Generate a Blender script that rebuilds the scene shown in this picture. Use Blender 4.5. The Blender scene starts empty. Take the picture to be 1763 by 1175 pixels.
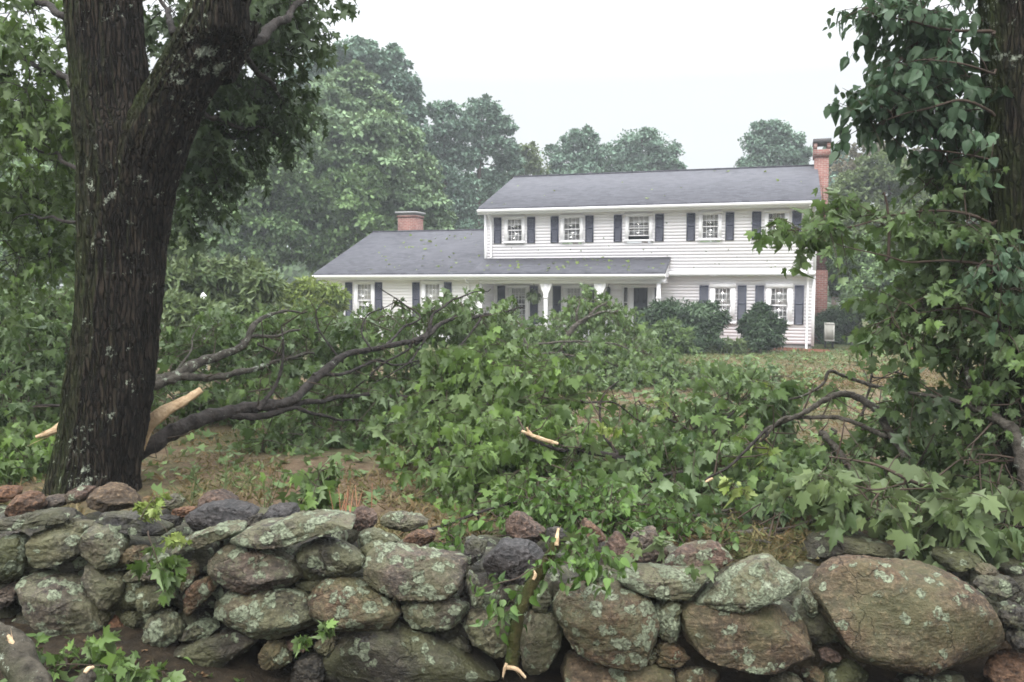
import bpy, math, random
import numpy as np
from mathutils import Vector, Matrix

random.seed(7)
RNG = np.random.default_rng(7)
SC = bpy.context.scene
COL = SC.collection

# ---------------------------------------------------------------- camera, sky, sun, exposure
F = 1500.0                      # focal length in photo pixels (photo is 1763 x 1175)
CX, CY = 881.5, 587.5
CAMZ = 1.75
PITCH = math.atan(97.5 / F)
cd = bpy.data.cameras.new("camera")
cd.sensor_width = 36.0
cd.lens = F / 1763.0 * 36.0
cd.clip_end = 2000
cd.clip_start = 0.05
cam = bpy.data.objects.new("camera", cd)
COL.objects.link(cam)
cam.location = (0, 0, CAMZ)
cam.rotation_euler = (math.pi / 2 - PITCH, 0, 0)
SC.camera = cam
SC.view_settings.view_transform = 'Standard'
SC.view_settings.look = 'None'
SC.view_settings.exposure = 0.85
SC.view_settings.gamma = 1.0
SC.view_settings.use_curve_mapping = False
SC.render.engine = 'CYCLES'
cy = SC.cycles
cy.max_bounces = 6
cy.diffuse_bounces = 3
cy.glossy_bounces = 2
cy.transmission_bounces = 3
cy.transparent_max_bounces = 8
cy.volume_bounces = 0
cy.use_denoising = True
cy.filter_width = 1.7

SUN_EL, SUN_AZ = math.radians(48), math.radians(200)
world = bpy.data.worlds.new("World")
SC.world = world
world.use_nodes = True
wn, wl = world.node_tree.nodes, world.node_tree.links
wn.clear()
wo = wn.new('ShaderNodeOutputWorld')
bg = wn.new('ShaderNodeBackground')
bg.inputs['Strength'].default_value = 0.12
sky = wn.new('ShaderNodeTexSky')
sky.sky_type = 'NISHITA'
sky.sun_disc = False
sky.sun_elevation = SUN_EL
sky.sun_rotation = SUN_AZ
sky.dust_density = 4.0
hs = wn.new('ShaderNodeHueSaturation')
hs.inputs['Saturation'].default_value = 0.25
wl.new(sky.outputs[0], hs.inputs['Color'])
tc = wn.new('ShaderNodeTexCoord')
sep = wn.new('ShaderNodeSeparateXYZ')
wl.new(tc.outputs['Generated'], sep.inputs[0])
mr = wn.new('ShaderNodeMapRange')           # overcast sky: the zenith is about three times as bright as the horizon
mr.inputs['From Min'].default_value = 0.22
mr.inputs['From Max'].default_value = 1.0
mr.inputs['To Min'].default_value = 0.0
mr.inputs['To Max'].default_value = 1.0
wl.new(sep.outputs['Z'], mr.inputs['Value'])
grad = wn.new('ShaderNodeMix'); grad.data_type = 'RGBA'
grad.inputs['A'].default_value = (4.0, 4.15, 4.26, 1)
grad.inputs['B'].default_value = (29.0, 29.6, 30.3, 1)
wl.new(mr.outputs[0], grad.inputs['Factor'])
mx = wn.new('ShaderNodeMix'); mx.data_type = 'RGBA'
mx.inputs['Factor'].default_value = 0.9
wl.new(hs.outputs[0], mx.inputs['A'])
wl.new(grad.outputs['Result'], mx.inputs['B'])
wl.new(mx.outputs['Result'], bg.inputs['Color'])
wl.new(bg.outputs[0], wo.inputs[0])
sd = bpy.data.lights.new("sun", 'SUN')
sd.energy = 1.5
sd.angle = math.radians(25)
sd.color = (1.0, 0.97, 0.92)
sun = bpy.data.objects.new("sun", sd)
COL.objects.link(sun)
sun.rotation_euler = (math.pi / 2 - SUN_EL, 0, math.pi - SUN_AZ)

# ---------------------------------------------------------------- helpers
cp_, sp_ = math.cos(PITCH), math.sin(PITCH)

def P(px, py, Y):
    """the point at distance Y in front of the camera seen at photo pixel (px, py)"""
    dx, dy = (px - CX) / F, (CY - py) / F
    d = (dx, cp_ + dy * sp_, -sp_ + dy * cp_)
    t = Y / d[1]
    return np.array((d[0] * t, Y, CAMZ + d[2] * t))

def PP(lst):
    return np.array([P(*q) for q in lst])

def gz(x, y):
    """height of the ground"""
    x = np.asarray(x, float); y = np.asarray(y, float)
    z = np.interp(y, [-50, 3.0, 4.6, 5.2, 7.5, 12, 20, 29.5, 60, 500],
                  [-0.30, -0.30, -0.28, 0.20, 0.22, 0.06, -0.25, -0.55, -0.65, -0.8])
    bank = np.clip((-0.95 - x) / 1.1, 0, 1); bank = bank * bank * (3 - 2 * bank)
    z = z + 0.31 * bank * np.clip((y - 2.2) / 1.4, 0, 1) * np.clip((4.9 - y) / 0.4, 0, 1)
    z = z + 0.025 * np.sin(x * 1.3 + y * 0.7) * np.clip((y - 5) / 4, 0.2, 1) + 0.02 * np.sin(x * 0.47 - y * 0.9 + 1.0)
    return z

class SinNoise:
    def __init__(self, seed, scale, n=16):
        r = np.random.default_rng(seed)
        k = r.normal(size=(n, 3)); k /= np.linalg.norm(k, axis=1)[:, None]
        self.k = k * (2 * math.pi / scale) * r.uniform(0.5, 2.2, (n, 1))
        self.a = 1.0 / np.linalg.norm(self.k, axis=1); self.a /= np.sqrt((self.a ** 2).sum() / 2)
        self.p = r.uniform(0, 6.28, n)
    def __call__(self, v):
        return (np.sin(v @ self.k.T + self.p) * self.a).sum(1)

def nrm(a):
    a = np.asarray(a, float)
    return a / np.maximum(np.linalg.norm(a, axis=-1, keepdims=True), 1e-9)

class Geo:
    """collects vertices and faces; build() links them as ONE mesh object"""
    def __init__(self):
        self.v, self.f, self.t, self.n = [], [], [], 0
    def add(self, v, f, tint=0.5, mat=0):
        v = np.asarray(v, float).reshape(-1, 3)
        f = np.asarray(f, int)
        self.v.append(v)
        self.t.append(np.broadcast_to(np.asarray(tint, float), (len(v),)))
        self.f.append((f + self.n, mat))
        self.n += len(v)
    def box(self, x0, x1, y0, y1, z0, z1, mat=0, tint=0.5):
        v = [(x, y, z) for x in (x0, x1) for y in (y0, y1) for z in (z0, z1)]
        self.add(v, [(0, 1, 3, 2), (4, 6, 7, 5), (0, 4, 5, 1), (2, 3, 7, 6), (0, 2, 6, 4), (1, 5, 7, 3)], tint, mat)
    def prism(self, prof, axis_from, axis_to, mat=0):
        """extrude a (y, z) profile along x"""
        n = len(prof)
        v = [(axis_from, a, b) for a, b in prof] + [(axis_to, a, b) for a, b in prof]
        self.add(v, [(i, (i + 1) % n, n + (i + 1) % n, n + i) for i in range(n)], 0.5, mat)
        self.add(v[:n], [tuple(range(n))], 0.5, mat)
        self.add(v[n:], [tuple(reversed(range(n)))], 0.5, mat)
    def build(self, name, mats, parent=None, origin=None, smooth=False):
        v = np.concatenate(self.v) if self.v else np.zeros((0, 3))
        if origin is not None:
            v = v - np.asarray(origin, float)
        me = bpy.data.meshes.new(name)
        nl = sum(f.size for f, _ in self.f); nf = sum(len(f) for f, _ in self.f)
        me.vertices.add(len(v)); me.loops.add(nl); me.polygons.add(nf)
        me.vertices.foreach_set('co', v.astype(np.float32).ravel())
        me.loops.foreach_set('vertex_index', np.concatenate([f.ravel() for f, _ in self.f]).astype(np.int32))
        tot = np.concatenate([np.full(len(f), f.shape[1]) for f, _ in self.f])
        me.polygons.foreach_set('loop_start', (np.cumsum(tot) - tot).astype(np.int32))
        me.polygons.foreach_set('material_index', np.concatenate([np.full(len(f), m) for f, m in self.f]).astype(np.int32))
        if smooth:
            me.polygons.foreach_set('use_smooth', np.ones(nf, bool))
        at = me.attributes.new('tint', 'FLOAT', 'POINT')
        at.data.foreach_set('value', np.concatenate(self.t).astype(np.float32))
        for m in (mats if isinstance(mats, (list, tuple)) else [mats]):
            me.materials.append(m)
        me.update(calc_edges=True)
        o = bpy.data.objects.new(name, me)
        COL.objects.link(o)
        if parent is not None:
            o.parent = parent
        elif origin is not None:
            o.location = tuple(origin)
        return o

def tag(o, label=None, cat=None, group=None, kind=None):
    if label: o['label'] = label
    if cat: o['category'] = cat
    if group: o['group'] = group
    if kind: o['kind'] = kind
    return o

def thing(name, label, cat, loc=(0, 0, 0), rz=0.0, group=None):
    o = bpy.data.objects.new(name, None)
    o.empty_display_size = 0.2
    COL.objects.link(o)
    o.location = tuple(loc); o.rotation_euler = (0, 0, rz)
    return tag(o, label, cat, group)

def resample(pts, n):
    """Catmull-Rom through the points, n samples"""
    p = np.asarray(pts, float)
    if len(p) == 2:
        return p[0] + (p[1] - p[0]) * np.linspace(0, 1, n)[:, None]
    q = np.vstack([2 * p[0] - p[1], p, 2 * p[-1] - p[-2]])
    u = np.linspace(0, len(p) - 1 - 1e-6, n)
    i = u.astype(int); t = (u - i)[:, None]
    a, b, c, d = q[i], q[i + 1], q[i + 2], q[i + 3]
    return 0.5 * (2 * b + (c - a) * t + (2 * a - 5 * b + 4 * c - d) * t ** 2 + (3 * b - a - 3 * c + d) * t ** 3)

def tube(g, pts, rad, sides=8, mat=0, rough=0.0, seed=0, n=None, tint=0.5, cap=True):
    pts = np.asarray(pts, float)
    n = n or max(4, 3 * len(pts))
    p = resample(pts, n)
    rad = np.asarray(rad, float)
    r = np.interp(np.linspace(0, 1, n), np.linspace(0, 1, len(rad)), rad)
    tg = nrm(np.gradient(p, axis=0))
    up = np.array((0.13, 0.2, 1.0)) if abs(tg[0][2]) < 0.9 else np.array((1.0, 0.1, 0.0))
    a = nrm(np.cross(tg[0], up)); A = []
    for i in range(n):
        a = a - tg[i] * np.dot(a, tg[i]); a = a / max(np.linalg.norm(a), 1e-9); A.append(a)
    A = np.array(A); B = np.cross(tg, A)
    th = np.linspace(0, 2 * math.pi, sides, endpoint=False)
    dirs = A[:, None] * np.cos(th)[None, :, None] + B[:, None] * np.sin(th)[None, :, None]
    rr = r[:, None] * np.ones((1, sides))
    v = p[:, None] + dirs * rr[..., None]
    if rough:
        s = SinNoise(seed + 11, max(0.04, float(r.max()) * 1.6))
        d = s(v.reshape(-1, 3)).reshape(n, sides)
        v = p[:, None] + dirs * (rr * (1 + rough * d))[..., None]
    i, j = np.meshgrid(np.arange(n - 1), np.arange(sides), indexing='ij')
    f = np.stack([i * sides + j, i * sides + (j + 1) % sides, (i + 1) * sides + (j + 1) % sides, (i + 1) * sides + j], -1).reshape(-1, 4)
    g.add(v.reshape(-1, 3), f, tint, mat)
    if cap:
        g.add(v[0], [tuple(reversed(range(sides)))], tint, mat)
        g.add(v[-1], [tuple(range(sides))], tint, mat)
    return p

def tubes_batch(g, paths, r0, r1, mat=0, sides=3):
    """many thin twigs at once: paths (S, K, 3)"""
    paths = np.asarray(paths, float)
    if not len(paths): return
    S, K, _ = paths.shape
    tg = nrm(paths[:, -1] - paths[:, 0])
    ref = np.where(np.abs(tg[:, 2:3]) > 0.85, np.array([[1.0, 0, 0]]), np.array([[0, 0, 1.0]]))
    a = nrm(np.cross(tg, ref)); b = np.cross(tg, a)
    th = np.linspace(0, 2 * math.pi, sides, endpoint=False)
    ring = a[:, None] * np.cos(th)[None, :, None] + b[:, None] * np.sin(th)[None, :, None]
    r0 = np.broadcast_to(r0, (S,)); r1 = np.broadcast_to(r1, (S,))
    t = np.linspace(0, 1, K)
    r = r0[:, None] * (1 - t) + r1[:, None] * t
    v = paths[:, :, None] + ring[:, None] * r[:, :, None, None]
    s, i, j = np.meshgrid(np.arange(S), np.arange(K - 1), np.arange(sides), indexing='ij')
    o = s * K * sides
    f = np.stack([o + i * sides + j, o + i * sides + (j + 1) % sides, o + (i + 1) * sides + (j + 1) % sides, o + (i + 1) * sides + j], -1).reshape(-1, 4)
    g.add(v.reshape(-1, 3), f, 0.5, mat)

# ---------------------------------------------------------------- leaf shapes: (verts, tris); x across, y along, z normal
def leaf_tpl(half, spine=0.36, fold=0.18, droop=0.16):
    out = [(x, y) for x, y in half] + [(-x, y) for x, y in reversed(half[1:-1])]
    v = [(0, spine)] + out
    v = [(x, y, fold * abs(x) - droop * y * y) for x, y in v]
    n = len(out)
    return np.array(v), np.array([(0, 1 + i, 1 + (i + 1) % n) for i in range(n)])

MAPLE = leaf_tpl(fold=0.30, droop=0.34, half=[(0, 0.04), (0.20, -0.10), (0.36, 0.02), (0.62, 0.10), (0.47, 0.26), (0.60, 0.44), (0.72, 0.66), (0.50, 0.60), (0.26, 0.52),
                  (0.30, 0.74), (0.16, 0.80), (0, 1.08)])
MAPLE_S = leaf_tpl(fold=0.30, droop=0.34, half=[(0, 0.02), (0.34, -0.04), (0.58, 0.16), (0.34, 0.30), (0.62, 0.64), (0.22, 0.54), (0, 1.05)])
_MH = [(0, 0.04), (0.20, -0.10), (0.36, 0.02), (0.62, 0.10), (0.47, 0.26), (0.60, 0.44), (0.72, 0.66), (0.50, 0.60), (0.26, 0.52),
       (0.30, 0.74), (0.16, 0.80), (0, 1.08)]
def narrow(h, k): return [(x * k, y) for x, y in h]
MAPLE_F = leaf_tpl(narrow(_MH, 0.62), fold=1.1, droop=0.55)          # half folded, wilting
MAPLE_N = leaf_tpl(narrow(_MH, 0.85), fold=0.5, droop=-0.25)
MAPLE_SF = leaf_tpl([(0, 0.02), (0.20, -0.04), (0.36, 0.16), (0.22, 0.30), (0.40, 0.64), (0.15, 0.54), (0, 1.05)], fold=1.0, droop=0.5)
OVATE = leaf_tpl([(0, 0), (0.24, 0.10), (0.36, 0.36), (0.25, 0.70), (0, 1.08)], 0.45, 0.25, 0.25)
DIAM = (np.array([(0, 0, 0), (0.34, 0.45, 0.05), (0, 1, -0.12), (-0.34, 0.5, 0.05)]), np.array([(0, 1, 2), (0, 2, 3)]))
LANCE = leaf_tpl([(0, 0), (0.14, 0.25), (0.16, 0.55), (0, 1.05)], 0.45, 0.2, 0.3)
def needle_tuft(n=7, seed=3):
    r = np.random.default_rng(seed); V, T = [], []
    for i in range(n):
        a = 6.28 * i / n; s = r.uniform(0.35, 0.75)
        d = nrm((s * math.cos(a), 1.0, s * math.sin(a))); q = nrm(np.cross(d, (0.3, 0.2, 1))) * 0.045
        k = len(V); V += [-q, q, d * r.uniform(0.8, 1.1)]; T.append((k, k + 1, k + 2))
    return np.array(V), np.array(T)
NEEDLE = needle_tuft()

def add_leaves(g, pos, d, nn, size, tpl, mat=0, tint=None, curl=1.0):
    pos = np.asarray(pos, float); n = len(pos)
    if n == 0: return
    d = nrm(d); nn = np.asarray(nn, float)
    nn = nn - d * (nn * d).sum(1)[:, None]; nn = nrm(nn + 1e-6)
    sd_ = np.cross(d, nn)
    tv, tf = tpl
    size = np.broadcast_to(size, (n,))
    cz = RNG.uniform(-0.4, 2.4, n) * curl
    wid = RNG.uniform(0.82, 1.12, n)
    v = pos[:, None] + size[:, None, None] * (tv[None, :, 0:1] * sd_[:, None] * wid[:, None, None] + tv[None, :, 1:2] * d[:, None]
                                              + tv[None, :, 2:3] * nn[:, None] * cz[:, None, None])
    f = (np.arange(n)[:, None, None] * len(tv) + tf[None]).reshape(-1, tf.shape[1])
    if tint is None:
        tint = np.clip(RNG.normal(0.5, 0.2, n), 0, 1)
    g.add(v.reshape(-1, 3), f, np.repeat(tint, len(tv)), mat)

def sprays(gl, gw, base, dirs, length, m, size, tpl, lmat=0, wmat=0, hang=0.8, twig=0.004, lat=0.10, clump_tint=0.2, flat=False):
    """leafy twigs: each twig carries m leaves that hang from it"""
    base = np.asarray(base, float); S = len(base)
    if S == 0: return
    dirs = nrm(dirs)
    length = np.broadcast_to(length, (S,)) * RNG.uniform(0.7, 1.25, S)
    t = np.linspace(0, 1, 5)
    sag = RNG.uniform(0.1, 0.4, S) * hang
    path = base[:, None] + dirs[:, None] * (length[:, None] * t)[..., None]
    path[..., 2] -= (sag * length)[:, None] * t ** 2
    tubes_batch(gw, path, twig, twig * 0.35, wmat)
    u = np.clip((np.arange(m)[None] + RNG.uniform(0, 1, (S, m))) / m, 0, 1) ** 0.8
    pos = base[:, None] + dirs[:, None] * (length[:, None] * u)[..., None]
    pos[..., 2] -= (sag * length)[:, None] * u ** 2
    side = RNG.normal(size=(S, m, 3)); side[..., 2] *= 0.5
    side = nrm(side)
    off = lat * RNG.uniform(0.3, 1.0, (S, m))
    pet = pos + side * off[..., None]
    pet[..., 2] -= 0.25 * off * hang
    d = side * 0.45 + dirs[:, None] * 0.4 + RNG.normal(size=(S, m, 3)) * 0.28
    d[..., 2] -= hang * RNG.uniform(0.6, 1.7, (S, m))
    nn = RNG.normal(size=(S, m, 3)) * 0.9
    nn[..., 2] += 0.6
    nn += side * 0.9
    tint = np.clip(0.5 + RNG.normal(0, clump_tint, (S, 1)) + RNG.normal(0, 0.15, (S, m)), 0, 1)
    if tpl is MAPLE:
        s0, s1 = pos.reshape(-1, 3), pet.reshape(-1, 3)
        mid = 0.5 * (s0 + s1); mid[:, 2] += 0.012
        tubes_batch(gl, np.stack([s0, mid, s1], 1), 0.0013, 0.0010, lmat)
    P_, D_, N_, Z_, T_ = pet.reshape(-1, 3), d.reshape(-1, 3), nn.reshape(-1, 3), (size * RNG.uniform(0.45, 1.25, (S, m))).ravel(), tint.ravel()
    alts = [tpl, MAPLE_F, MAPLE_N] if tpl is MAPLE else ([tpl, MAPLE_SF] if tpl is MAPLE_S else [tpl])
    pick = RNG.integers(0, len(alts), S * m)
    for k, tp in enumerate(alts):
        s = pick == k
        add_leaves(gl, P_[s], D_[s], N_[s], Z_[s], tp, lmat, T_[s])

def in_blob(b, bias=0.45):
    """random points inside an ellipsoid seen at photo pixel (px, py): (px, py, rx, ry, Y, rY, n)"""
    px, py, rx, ry, Y, rY, n = b
    c = P(px, py, Y); k = Y / F
    u = nrm(RNG.normal(size=(n, 3))) * (RNG.uniform(0, 1, (n, 1)) ** bias)
    return c + u * np.array((rx * k, rY, ry * k)), u

# ---------------------------------------------------------------- materials
class NT:
    def __init__(self, name):
        self.m = bpy.data.materials.new(name); self.m.use_nodes = True
        self.t = self.m.node_tree; self.t.nodes.clear()
        self.out = self.t.nodes.new('ShaderNodeOutputMaterial')
    def n(self, typ, **kw):
        nd = self.t.nodes.new(typ)
        for k, v in kw.items():
            if hasattr(nd, k) and k not in nd.inputs: setattr(nd, k, v)
            else: nd.inputs[k].default_value = v
        return nd
    def l(self, a, b): self.t.links.new(a, b)
    def pos(self, scale=(1, 1, 1), obj=False, rot=(0, 0, 0)):
        if obj: s = self.n('ShaderNodeTexCoord').outputs['Object']
        else: s = self.n('ShaderNodeNewGeometry').outputs['Position']
        mp = self.n('ShaderNodeMapping'); mp.inputs['Scale'].default_value = scale; mp.inputs['Rotation'].default_value = rot
        self.l(s, mp.inputs[0]); return mp.outputs[0]
    def noise(self, vec, scale, detail=4, rough=0.55):
        nd = self.n('ShaderNodeTexNoise'); nd.inputs['Scale'].default_value = scale
        nd.inputs['Detail'].default_value = detail; nd.inputs['Roughness'].default_value = rough
        self.l(vec, nd.inputs['Vector']); return nd.outputs['Fac']
    def ramp(self, fac, stops, interp='LINEAR'):
        nd = self.n('ShaderNodeValToRGB'); nd.color_ramp.interpolation = interp
        e = nd.color_ramp.elements
        while len(e) > 1: e.remove(e[-1])
        e[0].position, e[0].color = stops[0][0], c4(stops[0][1])
        for p, c in stops[1:]:
            x = e.new(p); x.color = c4(c)
        self.l(fac, nd.inputs[0]); return nd.outputs['Color']
    def mix(self, fac, a, b, mode='MIX'):
        nd = self.n('ShaderNodeMix'); nd.data_type = 'RGBA'; nd.blend_type = mode
        for s, k in ((fac, 'Factor'), (a, 'A'), (b, 'B')):
            sock = nd.inputs[k] if k == 'Factor' else [i for i in nd.inputs if i.name == k and i.type == 'RGBA'][0]
            if isinstance(s, (int, float)): sock.default_value = s
            elif isinstance(s, tuple): sock.default_value = c4(s)
            else: self.l(s, sock)
        return [o for o in nd.outputs if o.type == 'RGBA'][0]
    def math(self, op, a, b=0.0, clamp=False):
        nd = self.n('ShaderNodeMath'); nd.operation = op; nd.use_clamp = clamp
        for i, s in enumerate((a, b)):
            if isinstance(s, (int, float)): nd.inputs[i].default_value = s
            else: self.l(s, nd.inputs[i])
        return nd.outputs[0]
    def bump(self, h, strength=0.5, dist=0.02):
        nd = self.n('ShaderNodeBump'); nd.inputs['Strength'].default_value = strength; nd.inputs['Distance'].default_value = dist
        self.l(h, nd.inputs['Height']); return nd.outputs[0]
    def bsdf(self, col, rough=0.8, spec=0.3, normal=None):
        nd = self.n('ShaderNodeBsdfPrincipled')
        if isinstance(col, tuple): nd.inputs['Base Color'].default_value = c4(col)
        else: self.l(col, nd.inputs['Base Color'])
        if isinstance(rough, (int, float)): nd.inputs['Roughness'].default_value = rough
        else: self.l(rough, nd.inputs['Roughness'])
        nd.inputs['Specular IOR Level'].default_value = spec
        if normal is not None: self.l(normal, nd.inputs['Normal'])
        return nd.outputs[0]
    def done(self, sh):
        self.l(sh, self.out.inputs[0]); return self.m

def c4(c):
    return (c, c, c, 1) if isinstance(c, (int, float)) else (tuple(c) if len(c) == 4 else (*c, 1))

def leaf_mat(name, dark, light, under, rough=0.5, trans=0.20, spec=0.25):
    t = NT(name)
    a = t.n('ShaderNodeAttribute'); a.attribute_name = 'tint'
    nz = t.noise(t.pos(), 14, 2)
    fac = t.math('ADD', t.math('MULTIPLY', a.outputs['Fac'], 0.8), t.math('MULTIPLY', nz, 0.2))
    col = t.ramp(fac, [(0.1, dark), (0.55, tuple(0.5 * (p + q) for p, q in zip(dark, light))), (0.85, light)])
    geo = t.n('ShaderNodeNewGeometry')
    col = t.mix(geo.outputs['Backfacing'], col, t.mix(0.6, col, under))
    p = t.bsdf(col, rough, spec)
    tr = t.n('ShaderNodeBsdfTranslucent')
    t.l(t.mix(0.45, col, (light[0] * 1.25, light[1] * 1.2, light[2] * 0.6)), tr.inputs[0])
    m = t.n('ShaderNodeMixShader'); m.inputs[0].default_value = trans
    t.l(p, m.inputs[1]); t.l(tr.outputs[0], m.inputs[2])
    return t.done(m.outputs[0])

def bark_mat(name, c1, c2, scale=1.0, lichen=0.0, moss=0.0, vertical=True, lich_col=(0.34, 0.38, 0.30)):
    t = NT(name)
    v = t.pos((9 * scale, 9 * scale, 1.6 * scale) if vertical else (6 * scale,) * 3)
    n1 = t.noise(v, 2.0, 6, 0.65)
    n2 = t.noise(t.pos(), 22 * scale, 4)
    col = t.ramp(n1, [(0.32, c1), (0.62, c2)])
    col = t.mix(t.math('MULTIPLY', n2, 0.35), col, tuple(x * 0.5 for x in c1))
    h = n1
    if vertical:
        vo = t.n('ShaderNodeTexVoronoi'); vo.feature = 'DISTANCE_TO_EDGE'; vo.inputs['Scale'].default_value = 1.0
        ww = t.n('ShaderNodeTexNoise'); ww.inputs['Scale'].default_value = 5; ww.inputs['Detail'].default_value = 4; t.l(t.pos(), ww.inputs['Vector'])
        vv = t.mix(0.06, t.pos((30 * scale, 30 * scale, 4.2 * scale)), ww.outputs['Color'], 'ADD')
        t.l(t.mix(1.0, vv, t.mix(1.0, ww.outputs['Color'], (1.6, 1.6, 1.6), 'MULTIPLY'), 'ADD'), vo.inputs['Vector'])
        fur = t.ramp(vo.outputs['Distance'], [(0.0, 0.0), (0.22, 1.0)])
        col = t.mix(t.math('SUBTRACT', 1.0, fur), col, tuple(x * 0.6 for x in c1))
        h = t.math('ADD', t.math('MULTIPLY', n1, 0.4), t.math('MULTIPLY', fur, 0.6))
    if moss:
        g2 = t.n('ShaderNodeNewGeometry'); s = t.n('ShaderNodeSeparateXYZ'); t.l(g2.outputs['Normal'], s.inputs[0])
        side = t.math('MULTIPLY', t.math('SUBTRACT', t.math('MULTIPLY', s.outputs['X'], -1.0), -0.15), 0.9, True)
        nm = t.noise(t.pos((1, 1, 0.6)), 3.2, 5, 0.7)
        f = t.math('MULTIPLY', t.math('MULTIPLY', side, t.ramp(nm, [(0.35, 0.0), (0.6, 1.0)])), moss, True)
        col = t.mix(f, col, (0.030, 0.042, 0.010))
    if lichen:
        nl = t.noise(t.pos(), 11.0, 8, 0.75)
        big = t.noise(t.pos(), 1.7, 2)
        th = t.math('ADD', nl, t.math('MULTIPLY', t.math('SUBTRACT', big, 0.5), 0.35))
        f = t.ramp(th, [(0.66 - 0.12 * lichen, 0.0), (0.70 - 0.12 * lichen, 1.0)])
        col = t.mix(t.math('MULTIPLY', f, 0.8), col, lich_col)
    b = t.bump(t.math('ADD', h, t.math('MULTIPLY', n2, 0.5)), 1.0, 0.045 / max(scale, 0.3))
    return t.done(t.bsdf(col, 0.85, 0.12, b))

def plain_mat(name, col, rough=0.6, spec=0.3, var=0.12, scale=6.0, bump=0.0):
    t = NT(name)
    n1 = t.noise(t.pos(), scale, 5)
    c = t.mix(t.math('MULTIPLY', n1, 1.0), tuple(x * (1 - var) for x in col), tuple(min(1, x * (1 + var)) for x in col))
    nb = t.bump(t.noise(t.pos(), scale * 6, 4), bump, 0.01) if bump else None
    return t.done(t.bsdf(c, rough, spec, nb))

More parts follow.
